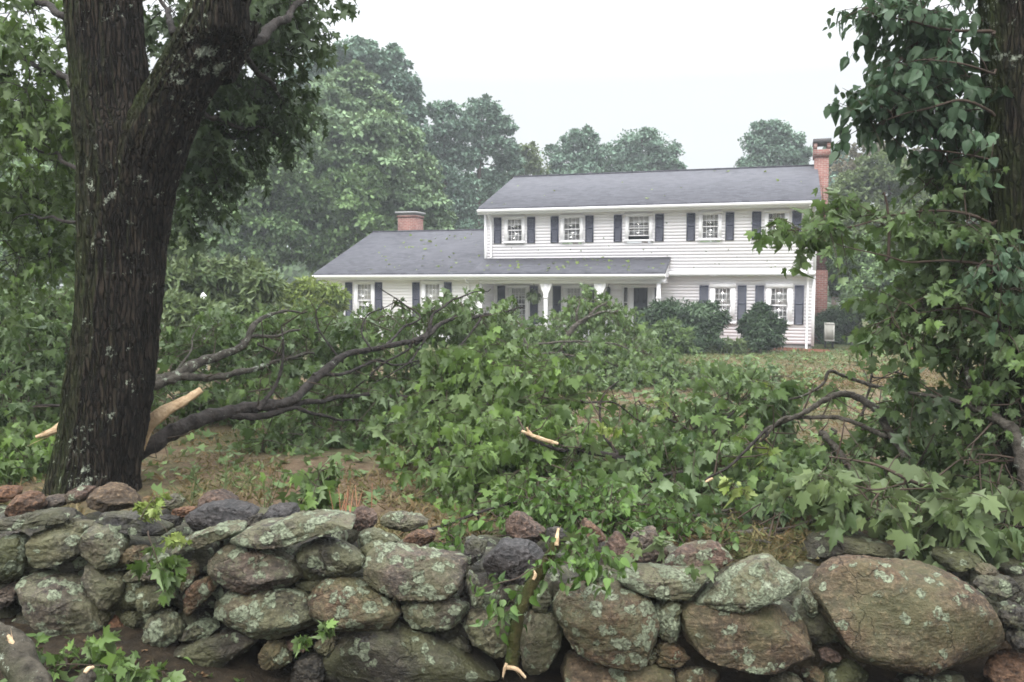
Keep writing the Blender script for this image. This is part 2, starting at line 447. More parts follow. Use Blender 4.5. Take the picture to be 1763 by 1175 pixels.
_stone_cache = {}
STONE_COL = {
    'tan':   ((0.085, 0.060, 0.036), (0.22, 0.168, 0.112)),
    'green': ((0.075, 0.075, 0.05), (0.20, 0.20, 0.135)),
    'grey':  ((0.075, 0.067, 0.056), (0.20, 0.183, 0.152)),
    'mauve': ((0.076, 0.063, 0.054), (0.20, 0.168, 0.143)),
    'rust':  ((0.10, 0.058, 0.036), (0.24, 0.145, 0.092)),
    'red':   ((0.085, 0.056, 0.044), (0.19, 0.130, 0.103)),
    'slate': ((0.034, 0.033, 0.037), (0.095, 0.092, 0.100)),
    'dark':  ((0.028, 0.026, 0.022), (0.085, 0.078, 0.064)),
    'moss':  ((0.025, 0.035, 0.010), (0.075, 0.09, 0.03)),
    'orange': ((0.17, 0.085, 0.045), (0.29, 0.165, 0.095)),
}
def stone_mat(kind, lich):
    key = (kind, lich)
    if key in _stone_cache: return _stone_cache[key]
    c1, c2 = [tuple(x * kk for x, kk in zip(c, (0.45, 0.42, 0.38))) for c in STONE_COL[kind]]
    t = NT('stone_%s' % kind)
    p = t.pos()
    n1 = t.noise(p, 7, 8, 0.65)
    n2 = t.noise(p, 45, 5, 0.6)
    n3 = t.noise(t.pos((1, 1, 3)), 2.6, 3)
    fol = t.noise(t.pos((4, 4, 26), rot=(0.3, 0.35, 0.0)), 1.6, 6, 0.7)
    n1b = t.math('ADD', t.math('MULTIPLY', n1, 0.6), t.math('MULTIPLY', fol, 0.4))
    col = t.ramp(n1b, [(0.36, tuple(0.6 * a for a in c1)), (0.46, c1), (0.53, tuple(0.55 * (a + b) for a, b in zip(c1, c2))), (0.64, tuple(1.15 * b for b in c2))])
    col = t.mix(t.ramp(n3, [(0.45, 0.0), (0.65, 0.6)]), col, (c2[0] * 0.75, c2[1] * 0.58, c2[2] * 0.45))       # rusty stains
    col = t.mix(t.ramp(n2, [(0.54, 0.0), (0.64, 0.7)]), col, tuple(min(0.4, 1.9 * x) for x in c2))            # mineral grain
    col = t.mix(t.ramp(n2, [(0.32, 0.85), (0.46, 0.0)]), col, tuple(0.35 * x for x in c1))
    h = t.math('ADD', n1b, t.math('MULTIPLY', n2, 0.55))
    vc = t.n('ShaderNodeTexVoronoi'); vc.feature = 'DISTANCE_TO_EDGE'; vc.inputs['Scale'].default_value = 4.3
    wb = t.n('ShaderNodeTexNoise'); wb.inputs['Scale'].default_value = 6; wb.inputs['Detail'].default_value = 5; t.l(p, wb.inputs['Vector'])
    t.l(t.mix(0.22, p, wb.outputs['Color']), vc.inputs['Vector'])
    crack = t.math('MULTIPLY', t.ramp(vc.outputs['Distance'], [(0.0, 1.0), (0.014, 0.0)]), t.ramp(n3, [(0.44, 0.0), (0.56, 1.0)]))
    col = t.mix(t.math('MULTIPLY', crack, 0.35), col, tuple(0.3 * x for x in c1))
    h = t.math('SUBTRACT', h, t.math('MULTIPLY', crack, 0.3))
    if lich > 0:
        vz = t.n('ShaderNodeTexVoronoi'); vz.inputs['Scale'].default_value = 13; vz.inputs['Randomness'].default_value = 1
        wob = t.n('ShaderNodeTexNoise'); wob.inputs['Scale'].default_value = 30; t.l(p, wob.inputs['Vector'])
        t.l(t.mix(0.045, p, wob.outputs['Color']), vz.inputs['Vector'])
        spot = t.ramp(vz.outputs['Distance'], [(0.0, 1.0), (0.30, 0.85), (0.58, 0.0)])
        big = t.noise(p, 5.5, 6, 0.7)
        f = t.math('ADD', t.math('MULTIPLY', spot, 0.40), t.math('MULTIPLY', big, 1.25))
        th = 1.05 - 0.36 * lich
        fac = t.ramp(f, [(th - 0.02, 0.0), (th + 0.035, 1.0)])
        fine = t.noise(p, 70, 4, 0.7)
        fac = t.math('MULTIPLY', fac, t.ramp(fine, [(0.36, 0.1), (0.50, 1.0)]))
        lc = t.ramp(t.noise(p, 12, 5, 0.7), [(0.3, (0.13, 0.155, 0.095)), (0.55, (0.23, 0.262, 0.175)), (0.75, (0.34, 0.37, 0.275))])
        # thin film of green algae over the rest
        film = t.ramp(t.noise(p, 3.3, 5, 0.6), [(0.42, 0.0), (0.62, 0.55)])
        col = t.mix(film, col, (0.085, 0.088, 0.036))
        crust = t.math('MULTIPLY', t.ramp(t.noise(p, 8.0, 8, 0.75), [(0.60 - 0.16 * lich, 0.0), (0.66 - 0.16 * lich, 0.25 + 0.5 * lich)]), t.ramp(t.noise(p, 110, 3, 0.6), [(0.38, 0.15), (0.55, 1.0)]))
        col = t.mix(crust, col, (0.135, 0.138, 0.078))
        col = t.mix(t.math('MULTIPLY', fac, 0.92), col, lc)
        h = t.math('ADD', h, t.math('MULTIPLY', fac, 0.25))
    b = t.bump(h, 1.0, 0.035)
    r = t.ramp(n1, [(0.3, 0.42 if kind in ('slate', 'dark') else 0.6), (0.7, 0.75)])
    m = t.done(t.bsdf(col, r, 0.4, b))
    _stone_cache[key] = m
    return m

# ---------------------------------------------------------------- ground
def ground_mat():
    t = NT('lawn')
    p = t.pos()
    sx = t.n('ShaderNodeSeparateXYZ'); t.l(p, sx.inputs[0]); y = sx.outputs['Y']; x = sx.outputs['X']
    n1 = t.noise(t.pos((1, 0.8, 1)), 0.9, 6, 0.65)
    n2 = t.noise(p, 9, 6, 0.7)
    n3 = t.noise(p, 60, 4, 0.7)
    brown = t.ramp(n2, [(0.3, (0.064, 0.043, 0.026)), (0.5, (0.125, 0.086, 0.053)), (0.72, (0.195, 0.148, 0.095))])
    green = t.ramp(n2, [(0.3, (0.030, 0.045, 0.014)), (0.7, (0.085, 0.105, 0.038))])
    col = t.mix(t.ramp(n1, [(0.44, 0.0), (0.64, 0.75)]), brown, green)
    far = t.ramp(t.math('ADD', t.math('MULTIPLY', y, 1 / 40.0), t.math('MULTIPLY', t.math('SUBTRACT', n1, 0.5), 0.25)), [(0.50, 0.0), (0.62, 0.9)])
    col = t.mix(far, col, t.mix(n2, (0.045, 0.066, 0.020), (0.10, 0.125, 0.042)))
    tan = t.ramp(t.noise(p, 0.35, 4), [(0.4, 0.0), (0.6, 0.5)])
    col = t.mix(t.math('MULTIPLY', tan, t.ramp(t.math('MULTIPLY', y, 1 / 40.0), [(0.25, 0.0), (0.4, 1.0)])), col, (0.20, 0.155, 0.095))
    verge = t.ramp(t.math('MULTIPLY', y, 0.1), [(0.45, 1.0), (0.50, 0.0)])
    soil = t.ramp(n2, [(0.3, (0.010, 0.008, 0.005)), (0.52, (0.030, 0.022, 0.014)), (0.75, (0.075, 0.055, 0.032))])
    col = t.mix(verge, col, soil)
    col = t.mix(t.ramp(n3, [(0.35, 0.5), (0.55, 0.0)]), col, (0.02, 0.016, 0.01))
    b = t.bump(t.math('ADD', n2, t.math('MULTIPLY', n3, 0.5)), 0.9, 0.04)
    return t.done(t.bsdf(col, 0.9, 0.15, b))

g = Geo()
xs = np.concatenate([np.linspace(-400, -40, 14)[:-1], np.linspace(-40, -8, 30)[:-1], np.linspace(-8, 8, 120), np.linspace(8, 40, 30)[1:], np.linspace(40, 400, 14)[1:]])
ys = np.concatenate([np.linspace(-60, 1, 12)[:-1], np.linspace(1, 12, 130)[:-1], np.linspace(12, 60, 90)[:-1], np.linspace(60, 900, 25)])
X, Y = np.meshgrid(xs, ys, indexing='ij')
Z = gz(X, Y)
i, j = np.meshgrid(np.arange(len(xs) - 1), np.arange(len(ys) - 1), indexing='ij')
k = i * len(ys) + j
g.add(np.stack([X, Y, Z], -1).reshape(-1, 3), np.stack([k, k + len(ys), k + len(ys) + 1, k + 1], -1).reshape(-1, 4))
tag(g.build('lawn', ground_mat(), smooth=True), kind='structure')

# ---------------------------------------------------------------- the house
TH = math.radians(17.2)
HC = np.array((-1.06, 34.22, -0.55))
HU = np.array((math.cos(TH), -math.sin(TH), 0)); HV = np.array((math.sin(TH), math.cos(TH), 0))
HL = 12.24
def HX(px, v=0.0, z=3.0):
    r = (px - CX) / F
    zz = z + HC[2] - CAMZ
    # r = (Hx + x ux + v vx) / ((Hy + x uy + v vy) cp - zz sp)
    a = HC[0] + v * HV[0]; b = (HC[1] + v * HV[1]) * cp_ - zz * sp_
    return (r * b - a) / (HU[0] - r * HU[1] * cp_)
def HZ(py, x, v=0.0):
    Yw = HC[1] + x * HU[1] + v * HV[1]
    dy = (CY - py) / F
    return CAMZ + Yw * (-sp_ + dy * cp_) / (cp_ + dy * sp_) - HC[2]

white = plain_mat('white_clapboard_paint', (0.86, 0.835, 0.865), 0.55, 0.3, 0.02, 2.5)
trimw = plain_mat('white_trim_paint', (0.84, 0.83, 0.84), 0.5, 0.3, 0.02, 3)
shutm = plain_mat('sky_tinted_shutter_paint', (0.050, 0.054, 0.082), 0.45, 0.35, 0.15, 3)  # black paint lifted towards blue, sky reflection put into the colour
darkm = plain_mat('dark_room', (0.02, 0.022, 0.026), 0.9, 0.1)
curtm = plain_mat('curtain_cloth', (0.50, 0.485, 0.465), 0.9, 0.1, 0.06, 10)
doorm = plain_mat('dark_door_paint', (0.022, 0.026, 0.034), 0.4, 0.4)
ironm = plain_mat('black_iron', (0.015, 0.015, 0.016), 0.5, 0.4)
capm = plain_mat('chimney_cap_stone', (0.30, 0.30, 0.30), 0.8, 0.2, 0.3, 8)
def glass_mat():
    t = NT('window_glass')
    tr = t.n('ShaderNodeBsdfTransparent'); gl = t.n('ShaderNodeBsdfGlossy'); gl.inputs['Roughness'].default_value = 0.03
    m = t.n('ShaderNodeMixShader'); m.inputs[0].default_value = 0.14
    t.l(tr.outputs[0], m.inputs[1]); t.l(gl.outputs[0], m.inputs[2])
    return t.done(m.outputs[0])
glassm = glass_mat()
def roof_mat():
    t = NT('asphalt_shingles')
    p = t.pos((1, 1.06, 1), obj=True)
    br = t.n('ShaderNodeTexBrick'); br.inputs['Scale'].default_value = 1.0
    br.inputs['Brick Width'].default_value = 0.24; br.inputs['Row Height'].default_value = 0.135; br.inputs['Mortar Size'].default_value = 0.012
    br.inputs['Color1'].default_value = (0.034, 0.035, 0.044, 1); br.inputs['Color2'].default_value = (0.085, 0.086, 0.103, 1); br.inputs['Mortar'].default_value = (0.055, 0.055, 0.065, 1)
    t.l(p, br.inputs['Vector'])
    n1 = t.noise(p, 1.1, 5, 0.6); n2 = t.noise(p, 40, 3)
    col = t.mix(t.ramp(n1, [(0.35, 0.0), (0.7, 0.55)]), br.outputs['Color'], (0.085, 0.085, 0.098))
    col = t.mix(t.math('MULTIPLY', n2, 0.4), col, (0.05, 0.05, 0.06))
    return t.done(t.bsdf(col, 0.75, 0.3, t.bump(br.outputs['Fac'], -0.4, 0.02)))
roofm = roof_mat()
def brick_mat():
    t = NT('red_brick')
    tcx = t.n('ShaderNodeTexCoord'); s = t.n('ShaderNodeSeparateXYZ'); t.l(tcx.outputs['Object'], s.inputs[0])
    cb = t.n('ShaderNodeCombineXYZ'); t.l(t.math('ADD', s.outputs['X'], s.outputs['Y']), cb.inputs['X']); t.l(s.outputs['Z'], cb.inputs['Y'])
    br = t.n('ShaderNodeTexBrick'); br.inputs['Scale'].default_value = 1.0
    br.inputs['Brick Width'].default_value = 0.21; br.inputs['Row Height'].default_value = 0.072; br.inputs['Mortar Size'].default_value = 0.010
    br.inputs['Color1'].default_value = (0.17, 0.058, 0.045, 1); br.inputs['Color2'].default_value = (0.25, 0.095, 0.075, 1); br.inputs['Mortar'].default_value = (0.25, 0.21, 0.19, 1)
    t.l(cb.outputs[0], br.inputs['Vector'])
    n1 = t.noise(cb.outputs[0], 5, 5, 0.7)
    col = t.mix(t.ramp(n1, [(0.52, 0.0), (0.75, 0.6)]), br.outputs['Color'], (0.36, 0.28, 0.26))
    col = t.mix(t.ramp(n1, [(0.25, 0.7), (0.45, 0.0)]), col, (0.09, 0.045, 0.04))
    return t.done(t.bsdf(col, 0.85, 0.2, t.bump(br.outputs['Fac'], -0.5, 0.01)))
brickm = brick_mat()

house = thing('house', 'white clapboard two storey house with black shutters, low wing and brick chimneys', 'house', HC, -TH)

def siding(g, a0, a1, z0, z1, opens, place, course=0.118):
    """clapboard courses; place(a, out, z) -> point; opens = (a0, a1, z0, z1) holes"""
    z = z0
    while z < z1 - 1e-4:
        zt = min(z + course, z1)
        iv = [(a0, a1)]
        for o0, o1, oz0, oz1 in opens:
            if zt > oz0 and z < oz1:
                nv = []
                for s, e in iv:
                    if o1 <= s or o0 >= e: nv.append((s, e)); continue
                    if o0 > s: nv.append((s, o0))
                    if o1 < e: nv.append((o1, e))
                iv = nv
        for s, e in iv:
            v = [place(s, 0.005, z), place(e, 0.005, z), place(e, 0.001, zt), place(s, 0.001, zt), place(s, 0.0, z), place(e, 0.0, z)]
            g.add(v, [(0, 1, 2, 3), (4, 5, 1, 0)])
        z = zt

def window(x0, x1, z0, z1, v, cols, rt, rb, rail=0.5, casing=0.13, curtain='half', opened=0.0):
    """double hung window, front face towards -y"""
    g = Geo(); c = casing
    g.box(x0 - c, x0, v - 0.055, v + 0.03, z0 - 0.02, z1 + 0.02)
    g.box(x1, x1 + c, v - 0.055, v + 0.03, z0 - 0.02, z1 + 0.02)
    g.box(x0 - c - 0.02, x1 + c + 0.02, v - 0.075, v + 0.03, z1 + 0.02, z1 + c + 0.02)
    g.box(x0 - c - 0.03, x1 + c + 0.03, v - 0.10, v + 0.03, z0 - 0.09, z0 - 0.02)
    w = g.build('window', trimw, house)
    zr = z0 + (z1 - z0) * rail
    def sash(za, zb, y, rows):
        q = Geo(); f = 0.026; m = 0.0055
        q.box(x0, x0 + f, y, y + 0.03, za, zb); q.box(x1 - f, x1, y, y + 0.03, za, zb)
        q.box(x0 + f, x1 - f, y, y + 0.03, za, za + f); q.box(x0 + f, x1 - f, y, y + 0.03, zb - f, zb)
        for k in range(1, cols):
            xm = x0 + f + (x1 - x0 - 2 * f) * k / cols
            q.box(xm - m, xm + m, y + 0.004, y + 0.028, za + f, zb - f)
        for k in range(1, rows):
            zm = za + f + (zb - za - 2 * f) * k / rows
            q.box(x0 + f, x1 - f, y + 0.006, y + 0.026, zm - m, zm + m)
        q.build('sash', trimw, w)
        q = Geo(); q.box(x0 + 0.02, x1 - 0.02, y + 0.012, y + 0.016, za + 0.02, zb - 0.02); q.build('pane', glassm, w)
    sash(zr - 0.02, z1 + 0.02, v - 0.035, rt)
    if opened: sash(z0 - 0.02 + opened, zr + 0.02 + opened * 0.55, v + 0.005, rb)
    else: sash(z0 - 0.02, zr + 0.02, v + 0.005, rb)
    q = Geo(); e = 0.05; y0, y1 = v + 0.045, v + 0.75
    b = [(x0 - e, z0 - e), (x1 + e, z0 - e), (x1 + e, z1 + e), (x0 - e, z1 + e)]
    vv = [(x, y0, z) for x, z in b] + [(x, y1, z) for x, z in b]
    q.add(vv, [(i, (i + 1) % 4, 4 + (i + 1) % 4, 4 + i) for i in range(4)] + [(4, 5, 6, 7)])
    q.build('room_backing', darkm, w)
    if curtain:
        q = Geo(); n = 60
        def sheet(xa, xb, za, zb, y):
            xx = np.linspace(xa, xb, n); yy = y + 0.018 * np.sin(np.linspace(0, (xb - xa) * 75, n)) + 0.006 * np.sin(np.linspace(0, 31, n))
            vv = np.concatenate([np.stack([xx, yy, np.full(n, za)], 1), np.stack([xx, yy, np.full(n, zb)], 1)])
            q.add(vv, [(k, k + 1, n + k + 1, n + k) for k in range(n - 1)])
        if curtain == 'half': sheet(x0, x1, zr + (z1 - zr) * 0.5, z1, v + 0.12)
        elif curtain == 'full': sheet(x0, x1, zr, z1, v + 0.10); sheet(x0, x1, zr - 0.2, zr, v + 0.10)
        elif curtain == 'sides':
            ww = (x1 - x0)
            sheet(x0 + ww * .28, x0 + ww * .50, zr, z1, v + 0.3); sheet(x1 - ww * 0.45, x1 - ww * .05, zr - 0.1, z1, v + 0.32)
        q.build('curtain', curtm, w)
    return w

def shutter(x0, x1, z0, z1, v):
    g = Geo(); f = 0.045; y0, y1 = v - 0.05, v - 0.012
    g.box(x0, x0 + f, y0, y1, z0, z1); g.box(x1 - f, x1, y0, y1, z0, z1)
    zm = 0.5 * (z0 + z1) + 0.04
    for za, zb in ((z0, z0 + f), (zm - f / 2, zm + f / 2), (z1 - f, z1)): g.box(x0 + f, x1 - f, y0, y1, za, zb)
    for za, zb in ((z0 + f, zm - f / 2), (zm + f / 2, z1 - f)):
        n = int((zb - za) / 0.045)
        for k in range(n):
            c = za + (k + 0.5) * (zb - za) / n
            g.add([(x0 + f, y0 + 0.006, c - 0.022), (x1 - f, y0 + 0.006, c - 0.022), (x1 - f, y1 - 0.004, c + 0.024), (x0 + f, y1 - 0.004, c + 0.024)], [(0, 1, 2, 3)])
    g.build('shutter', shutm, house)

front = lambda v: (lambda a, o, z: (a, v - o, z))
ZO = 2.67           # underside of the jettied upper floor
ZE = 5.12           # wall top under the eaves
opens = []
ups = [((850.8, 863.6), (873.8, 899.0), (908.0, 921.5)), ((948.5, 962), (970.5, 999), (1008, 1022)), ((1057, 1071), (1082, 1118), (1128, 1143)),
       ((1182, 1197), (1208.6, 1237), (1249, 1264)), ((1294.5, 1310.5), (1322, 1352), (1363.5, 1380))]
for k, (s1, gl, s2) in enumerate(ups):
    for s in (s1, s2): shutter(HX(s[0], 0, 4.3), HX(s[1], 0, 4.3), 3.88, 4.88, 0.0)
    a, b = HX(gl[0], 0, 4.3), HX(gl[1], 0, 4.3)
    window(a, b, 3.97, 4.80, 0.0, 4, 2, 2, 0.5, 0.115, 'half' if k != 4 else 'sides', 0.14 if k == 2 else 0)
    opens.append((a - 0.05, b + 0.05, 3.93, 4.85))
g = Geo()
siding(g, 0.09, HL - 0.09, ZO + 0.10, ZE, opens, front(0.0))
VL = 0.38           # plane of the ground floor wall
lows = []
for s1, gl, s2 in (((1204, 1219.6), (1230, 1258), (1269.5, 1285)), ((1300, 1315.5), (1326.5, 1356), (1367.5, 1384))):
    for s in (s1, s2): shutter(HX(s[0], VL, 1.6), HX(s[1], VL, 1.6), 0.86, 2.27, VL)
    a, b = HX(gl[0], VL, 1.6), HX(gl[1], VL, 1.6)
    window(a, b, 0.95, 2.15, VL, 4, 3, 3, 0.5, 0.16, 'sides')
    lows.append((a - 0.05, b + 0.05, 0.90, 2.20))
for s1, gl, s2 in (((857, 870), (881, 905), (913, 926.5)), ((952, 966), (976.5, 1000), (1010, 1023))):
    for s in (s1, s2): shutter(HX(s[0], VL, 1.6), HX(s[1], VL, 1.6), 0.75, 2.24, VL)
    a, b = HX(gl[0], VL, 1.6), HX(gl[1], VL, 1.6)
    window(a, b, 0.9, 2.15, VL, 4, 3, 3, 0.5, 0.15, 'half')
    lows.append((a - 0.05, b + 0.05, 0.85, 2.20))
dx0, dx1 = HX(1091, VL, 1.6), HX(1115, VL, 1.6)
lows.append((HX(1073, VL) - 0.02, HX(1135, VL) + 0.02, 0.2, 2.32))
siding(g, 0.0, HL - 0.09, 0.16, ZO - 0.06, lows, front(VL))
# end walls
DEP = 8.6
RS = 0.365          # roof slope
RY = 4.32           # ridge line (v)
for xx, sg in ((HL, 1), (0.0, -1)):
    pl = (lambda X, s: (lambda a, o, z: (X + s * (o - 0.02), a, z)))(xx, sg)
    siding(g, 0.09, DEP, ZO + 0.1, ZE, [], pl)
    siding(g, VL + 0.09, DEP, 0.16, ZO + 0.1, [], pl)
    z = ZE
    while z < ZE + RY * RS - 0.02:
        d = (z - ZE) / RS; zt = z + 0.118; d2 = min((zt - ZE) / RS, RY)
        v = [pl(d, 0.02, z), pl(DEP - d, 0.02, z), pl(DEP - d2, 0.003, zt), pl(d2, 0.003, zt)]
        g.add(v, [(0, 1, 2, 3)]); z = zt
g.build('wall', white, house)
# garage wing wall
VG = -1.12; GX0 = HX(559, VG, 2.0); GX1 = HX(829, VG, 2.0)
gop = []
for s1, gl, s2 in (((595.3, 607), (616, 640), (646.5, 658.5)), ((710.5, 723), (732, 758), (765.5, 778))):
    for s in (s1, s2): shutter(HX(s[0], VG, 1.8), HX(s[1], VG, 1.8), 1.0, 2.38, VG)
    a, b = HX(gl[0], VG, 1.8), HX(gl[1], VG, 1.8)
    window(a, b, 1.05, 2.30, VG, 4, 3, 3, 0.5, 0.13, 'full')
    gop.append((a - 0.05, b + 0.05, 1.0, 2.35))
g = Geo()
siding(g, GX0, GX1, 0.1, 2.55, gop, front(VG))
pl = lambda a, o, z: (GX0 - o + 0.02, a, z)
siding(g, VG, 8.4, 0.1, 2.55, [], pl)
z = 2.55
while z < 4.35:
    d = (z - 2.55) / RS
    v = [pl(VG + d, 0.02, z), pl(8.4 - d, 0.02, z), pl(8.4 - d - 0.3, 0.003, z + 0.118), pl(VG + d + 0.3, 0.003, z + 0.118)]
    g.add(v, [(0, 1, 2, 3)]); z += 0.118
pl2 = lambda a, o, z: (GX1 + o, a, z)
siding(g, VG, VL, 0.1, 2.55, [], pl2)
g.build('wing_wall', white, house)
# trim: corner boards, frieze, jetty board, soffits, beam
g = Geo()
for xa in (-0.012, HL - 0.092): g.box(xa, xa + 0.104, -0.03, 0.06, ZO + 0.02, ZE + 0.02)
g.box(HL - 0.092, HL + 0.012, VL - 0.03, VL + 0.07, 0.1, ZO - 0.06)
g.box(0.0, HL, -0.034, VL, ZO - 0.05, ZO + 0.10)                    # jetty skirt and soffit
g.box(-0.08, HL + 0.08, -0.40, -0.0, ZE + 0.0, ZE + 0.025)            # eave soffit
g.box(0.0, HL, -0.028, -0.003, ZE - 0.14, ZE)
g.box(GX0 - 0.012, GX0 + 0.09, VG - 0.03, VG + 0.03, 0.08, 2.5)
g.box(GX1 - 0.09, GX1 + 0.022, VG - 0.03, VG + 0.03, 0.08, 2.5)
PX1 = HX(1141, -1.3, 2.6)
g.box(GX0 - 0.1, PX1 + 0.1, -1.48, VG - 0.035, 2.535, 2.56)
g.box(GX1 + 0.03, PX1, -1.36, -1.22, 2.33, 2.53)                     # porch beam
g.box(GX1 + 0.03, PX1, -1.2, VL, 2.50, 2.53)                        # porch ceiling
g.box(PX1 - 0.12, PX1, -1.22, VL, 2.33, 2.50)
g.build('trim', trimw, house)
# concrete foundation and porch floor
g = Geo(); g.box(0.05, HL - 0.05, VL + 0.05, DEP - 0.05, -0.4, 0.15); g.box(GX0 + 0.05, 0.0, VG + 0.05, 8.35, -0.4, 0.09)
g.build('foundation', plain_mat('concrete', (0.24, 0.23, 0.22), 0.9, 0.2, 0.2, 4), house)
g = Geo(); g.box(GX1 + 0.03, PX1 + 0.2, -1.45, VL - 0.03, -0.35, 0.14); g.build('porch_floor', plain_mat('porch_boards', (0.20, 0.20, 0.20), 0.7), house)
# interior darkness: back of the walls
def roof(name, prof_front, ridge, prof_back, x0, x1, thick=0.09):
    g = Geo()
    (fy, fz), (ry, rz), (by, bz) = prof_front, ridge, prof_back
    prof = [(fy, fz), (ry, rz), (by, bz), (by, bz - thick), (ry, rz - thick), (fy, fz - thick)]
    g.prism(prof, x0, x1)
    g.box(x0, x1, ry - 0.10, ry + 0.10, rz - 0.03, rz + 0.025)
    return g.build(name, roofm, house)
EZ = 5.22
roof('roof', (-0.46, EZ + 0.02), (RY, EZ + 0.02 + RS * (RY + 0.46)), (DEP + 0.5, EZ), -0.12, HL + 0.12)
GE = 2.74
GR = 3.75
roof('wing_roof', (-1.58, GE), (GR, GE + RS * (GR + 1.58)), (8.8, GE), GX0 - 0.22, -0.005)
g = Geo()
zc = GE + RS * 1.555
g.prism([(-1.58, GE), (-0.024, zc), (-0.024, zc - 0.09), (-1.58, GE - 0.09)], -0.004, PX1 + 0.12)
g.build('porch_roof', roofm, house)
g = Geo()                                                            # triangle closing the right end of the porch roof
g.add([(PX1 + 0.05, -1.45, 2.56), (PX1 + 0.05, -0.03, 2.56), (PX1 + 0.05, -0.03, zc - 0.10), (PX1 + 0.02, -1.45, 2.56), (PX1 + 0.02, -0.03, 2.56), (PX1 + 0.02, -0.03, zc - 0.10)],
      [(0, 1, 2), (5, 4, 3)])
g.build('porch_gable', trimw, house)
# fascia with gutter, rake boards
def gutter(x0, x1, y, z):
    g = Geo()
    g.prism([(y, z), (y, z - 0.13), (y - 0.07, z - 0.12), (y - 0.11, z - 0.04), (y - 0.115, z), (y - 0.10, z), (y - 0.09, z - 0.04), (y - 0.03, z - 0.09), (y - 0.01, z)], x0, x1)
    g.box(x0, x1, y + 0.001, y + 0.03, z - 0.19, z - 0.0)
    g.build('gutter', trimw, house)
gutter(-0.13, HL + 0.13, -0.47, EZ - 0.06)
gutter(GX0 - 0.23, PX1 + 0.13, -1.59, GE - 0.08)
def rake(x0, x1, y0, z0, y1, z1):
    g = Geo()
    g.prism([(y0, z0), (y1, z1), (y1, z1 - 0.16), (y0, z0 - 0.16)], x0, x1)
    g.build('rake_board', trimw, house)
for xa in (-0.10, HL + 0.07): rake(xa, xa + 0.03, -0.44, EZ - 0.075, RY, EZ - 0.075 + RS * (RY + 0.44)); rake(xa, xa + 0.03, RY + 0.01, EZ - 0.075 + RS * (RY + 0.44), DEP + 0.4, EZ - 0.09)
rake(GX0 - 0.20, GX0 - 0.17, -1.55, GE - 0.095, GR, GE - 0.095 + RS * (GR + 1.55))
def downspout(pts):
    g = Geo(); tube(g, pts, [0.04, 0.04], 6, n=18); g.build('downspout', trimw, house)
downspout([(0.28, -0.50, EZ - 0.19), (0.28, -0.30, EZ - 0.34), (0.28, -0.07, EZ - 0.5), (0.28, -0.07, 4.2), (0.28, -0.07, 3.35)])
downspout([(HL - 0.25, -0.50, EZ - 0.19), (HL - 0.25, -0.30, EZ - 0.34), (HL - 0.25, -0.07, EZ - 0.5), (HL - 0.25, -0.07, 4.0), (HL - 0.25, -0.07, ZO + 0.05), (HL - 0.25, VL - 0.1, ZO - 0.2), (HL - 0.25, VL - 0.07, ZO - 0.5), (HL - 0.25, VL - 0.07, 0.2), (HL - 0.25, VL - 0.2, 0.05)])
downspout([(GX1 - 0.5, -1.62, GE - 0.2), (GX1 - 0.5, -1.4, GE - 0.35), (GX1 - 0.5, VG - 0.07, GE - 0.5), (GX1 - 0.5, VG - 0.07, 1.2), (GX1 - 0.5, VG - 0.07, 0.15)])
downspout([(GX0 + 0.12, -1.62, GE - 0.2), (GX0 + 0.12, -1.4, GE - 0.35), (GX0 + 0.12, VG - 0.07, GE - 0.5), (GX0 + 0.12, VG - 0.07, 1.2), (GX0 + 0.12, VG - 0.07, 0.15)])
# porch posts with Y brackets
for px, br in ((940, 1), (1033, 1), (1134, 0)):
    x = HX(px, -1.29, 2.0); g = Geo(); w = 0.065
    g.box(x - w, x + w, -1.29 - w, -1.29 + w, 0.14, 2.33)
    g.box(x - w - 0.03, x + w + 0.03, -1.29 - w - 0.03, -1.29 + w + 0.03, 0.14, 0.32)
    g.box(x - w - 0.02, x + w + 0.02, -1.29 - w - 0.02, -1.29 + w + 0.02, 1.78, 1.86)
    if br:
        for s in (-1, 1):
            pts = [(x + s * w, 1.78), (x + s * (w + 0.03), 1.98), (x + s * (w + 0.11), 2.14), (x + s * (w + 0.17), 2.33), (x + s * w, 2.33)]
            v = [(a, -1.33, b) for a, b in pts] + [(a, -1.25, b) for a, b in pts]
            g.add(v, [(k, (k + 1) % 5, 5 + (k + 1) % 5, 5 + k) for k in range(5)]); g.add(v[:5], [(0, 1, 2, 3, 4)]); g.add(v[5:], [(0, 1, 2, 3, 4)])
    g.build('porch_post', trimw, house)
# front door with sidelights and lantern
g = Geo(); zd0, zd1 = 0.16, 2.17
g.box(dx0, dx1, VL + 0.0, VL + 0.05, zd0, zd1)
for q in range(2):
    for r_ in range(3):
        xa = dx0 + 0.08 + q * (dx1 - dx0) / 2; xb = xa + (dx1 - dx0) / 2 - 0.14; za = zd0 + 0.12 + r_ * 0.66
        g.box(xa, xb, VL - 0.012, VL - 0.0005, za, za + 0.54)
dr = g.build('door', doorm, house)
g = Geo(); tube(g, [(dx1 - 0.07, VL - 0.02, 1.12), (dx1 - 0.07, VL - 0.05, 1.12), (dx1 - 0.07, VL - 0.08, 1.12)], [0.012, 0.03, 0.025], 8); g.build('door_knob', plain_mat('brass', (0.35, 0.24, 0.08), 0.3, 0.6), dr)
g = Geo()
sl = [(HX(1074.5, VL), HX(1081, VL)), (HX(1127.5, VL), HX(1133.5, VL))]
xa, xb = HX(1071, VL), HX(1137, VL)
g.box(xa - 0.04, xb + 0.04, VL - 0.05, VL + 0.06, 2.18, 2.34)
for a, b in ((xa, sl[0][0]), (sl[0][1], dx0), (dx1, sl[1][0]), (sl[1][1], xb)): g.box(a, b, VL - 0.04, VL + 0.06, 0.15, 2.179)
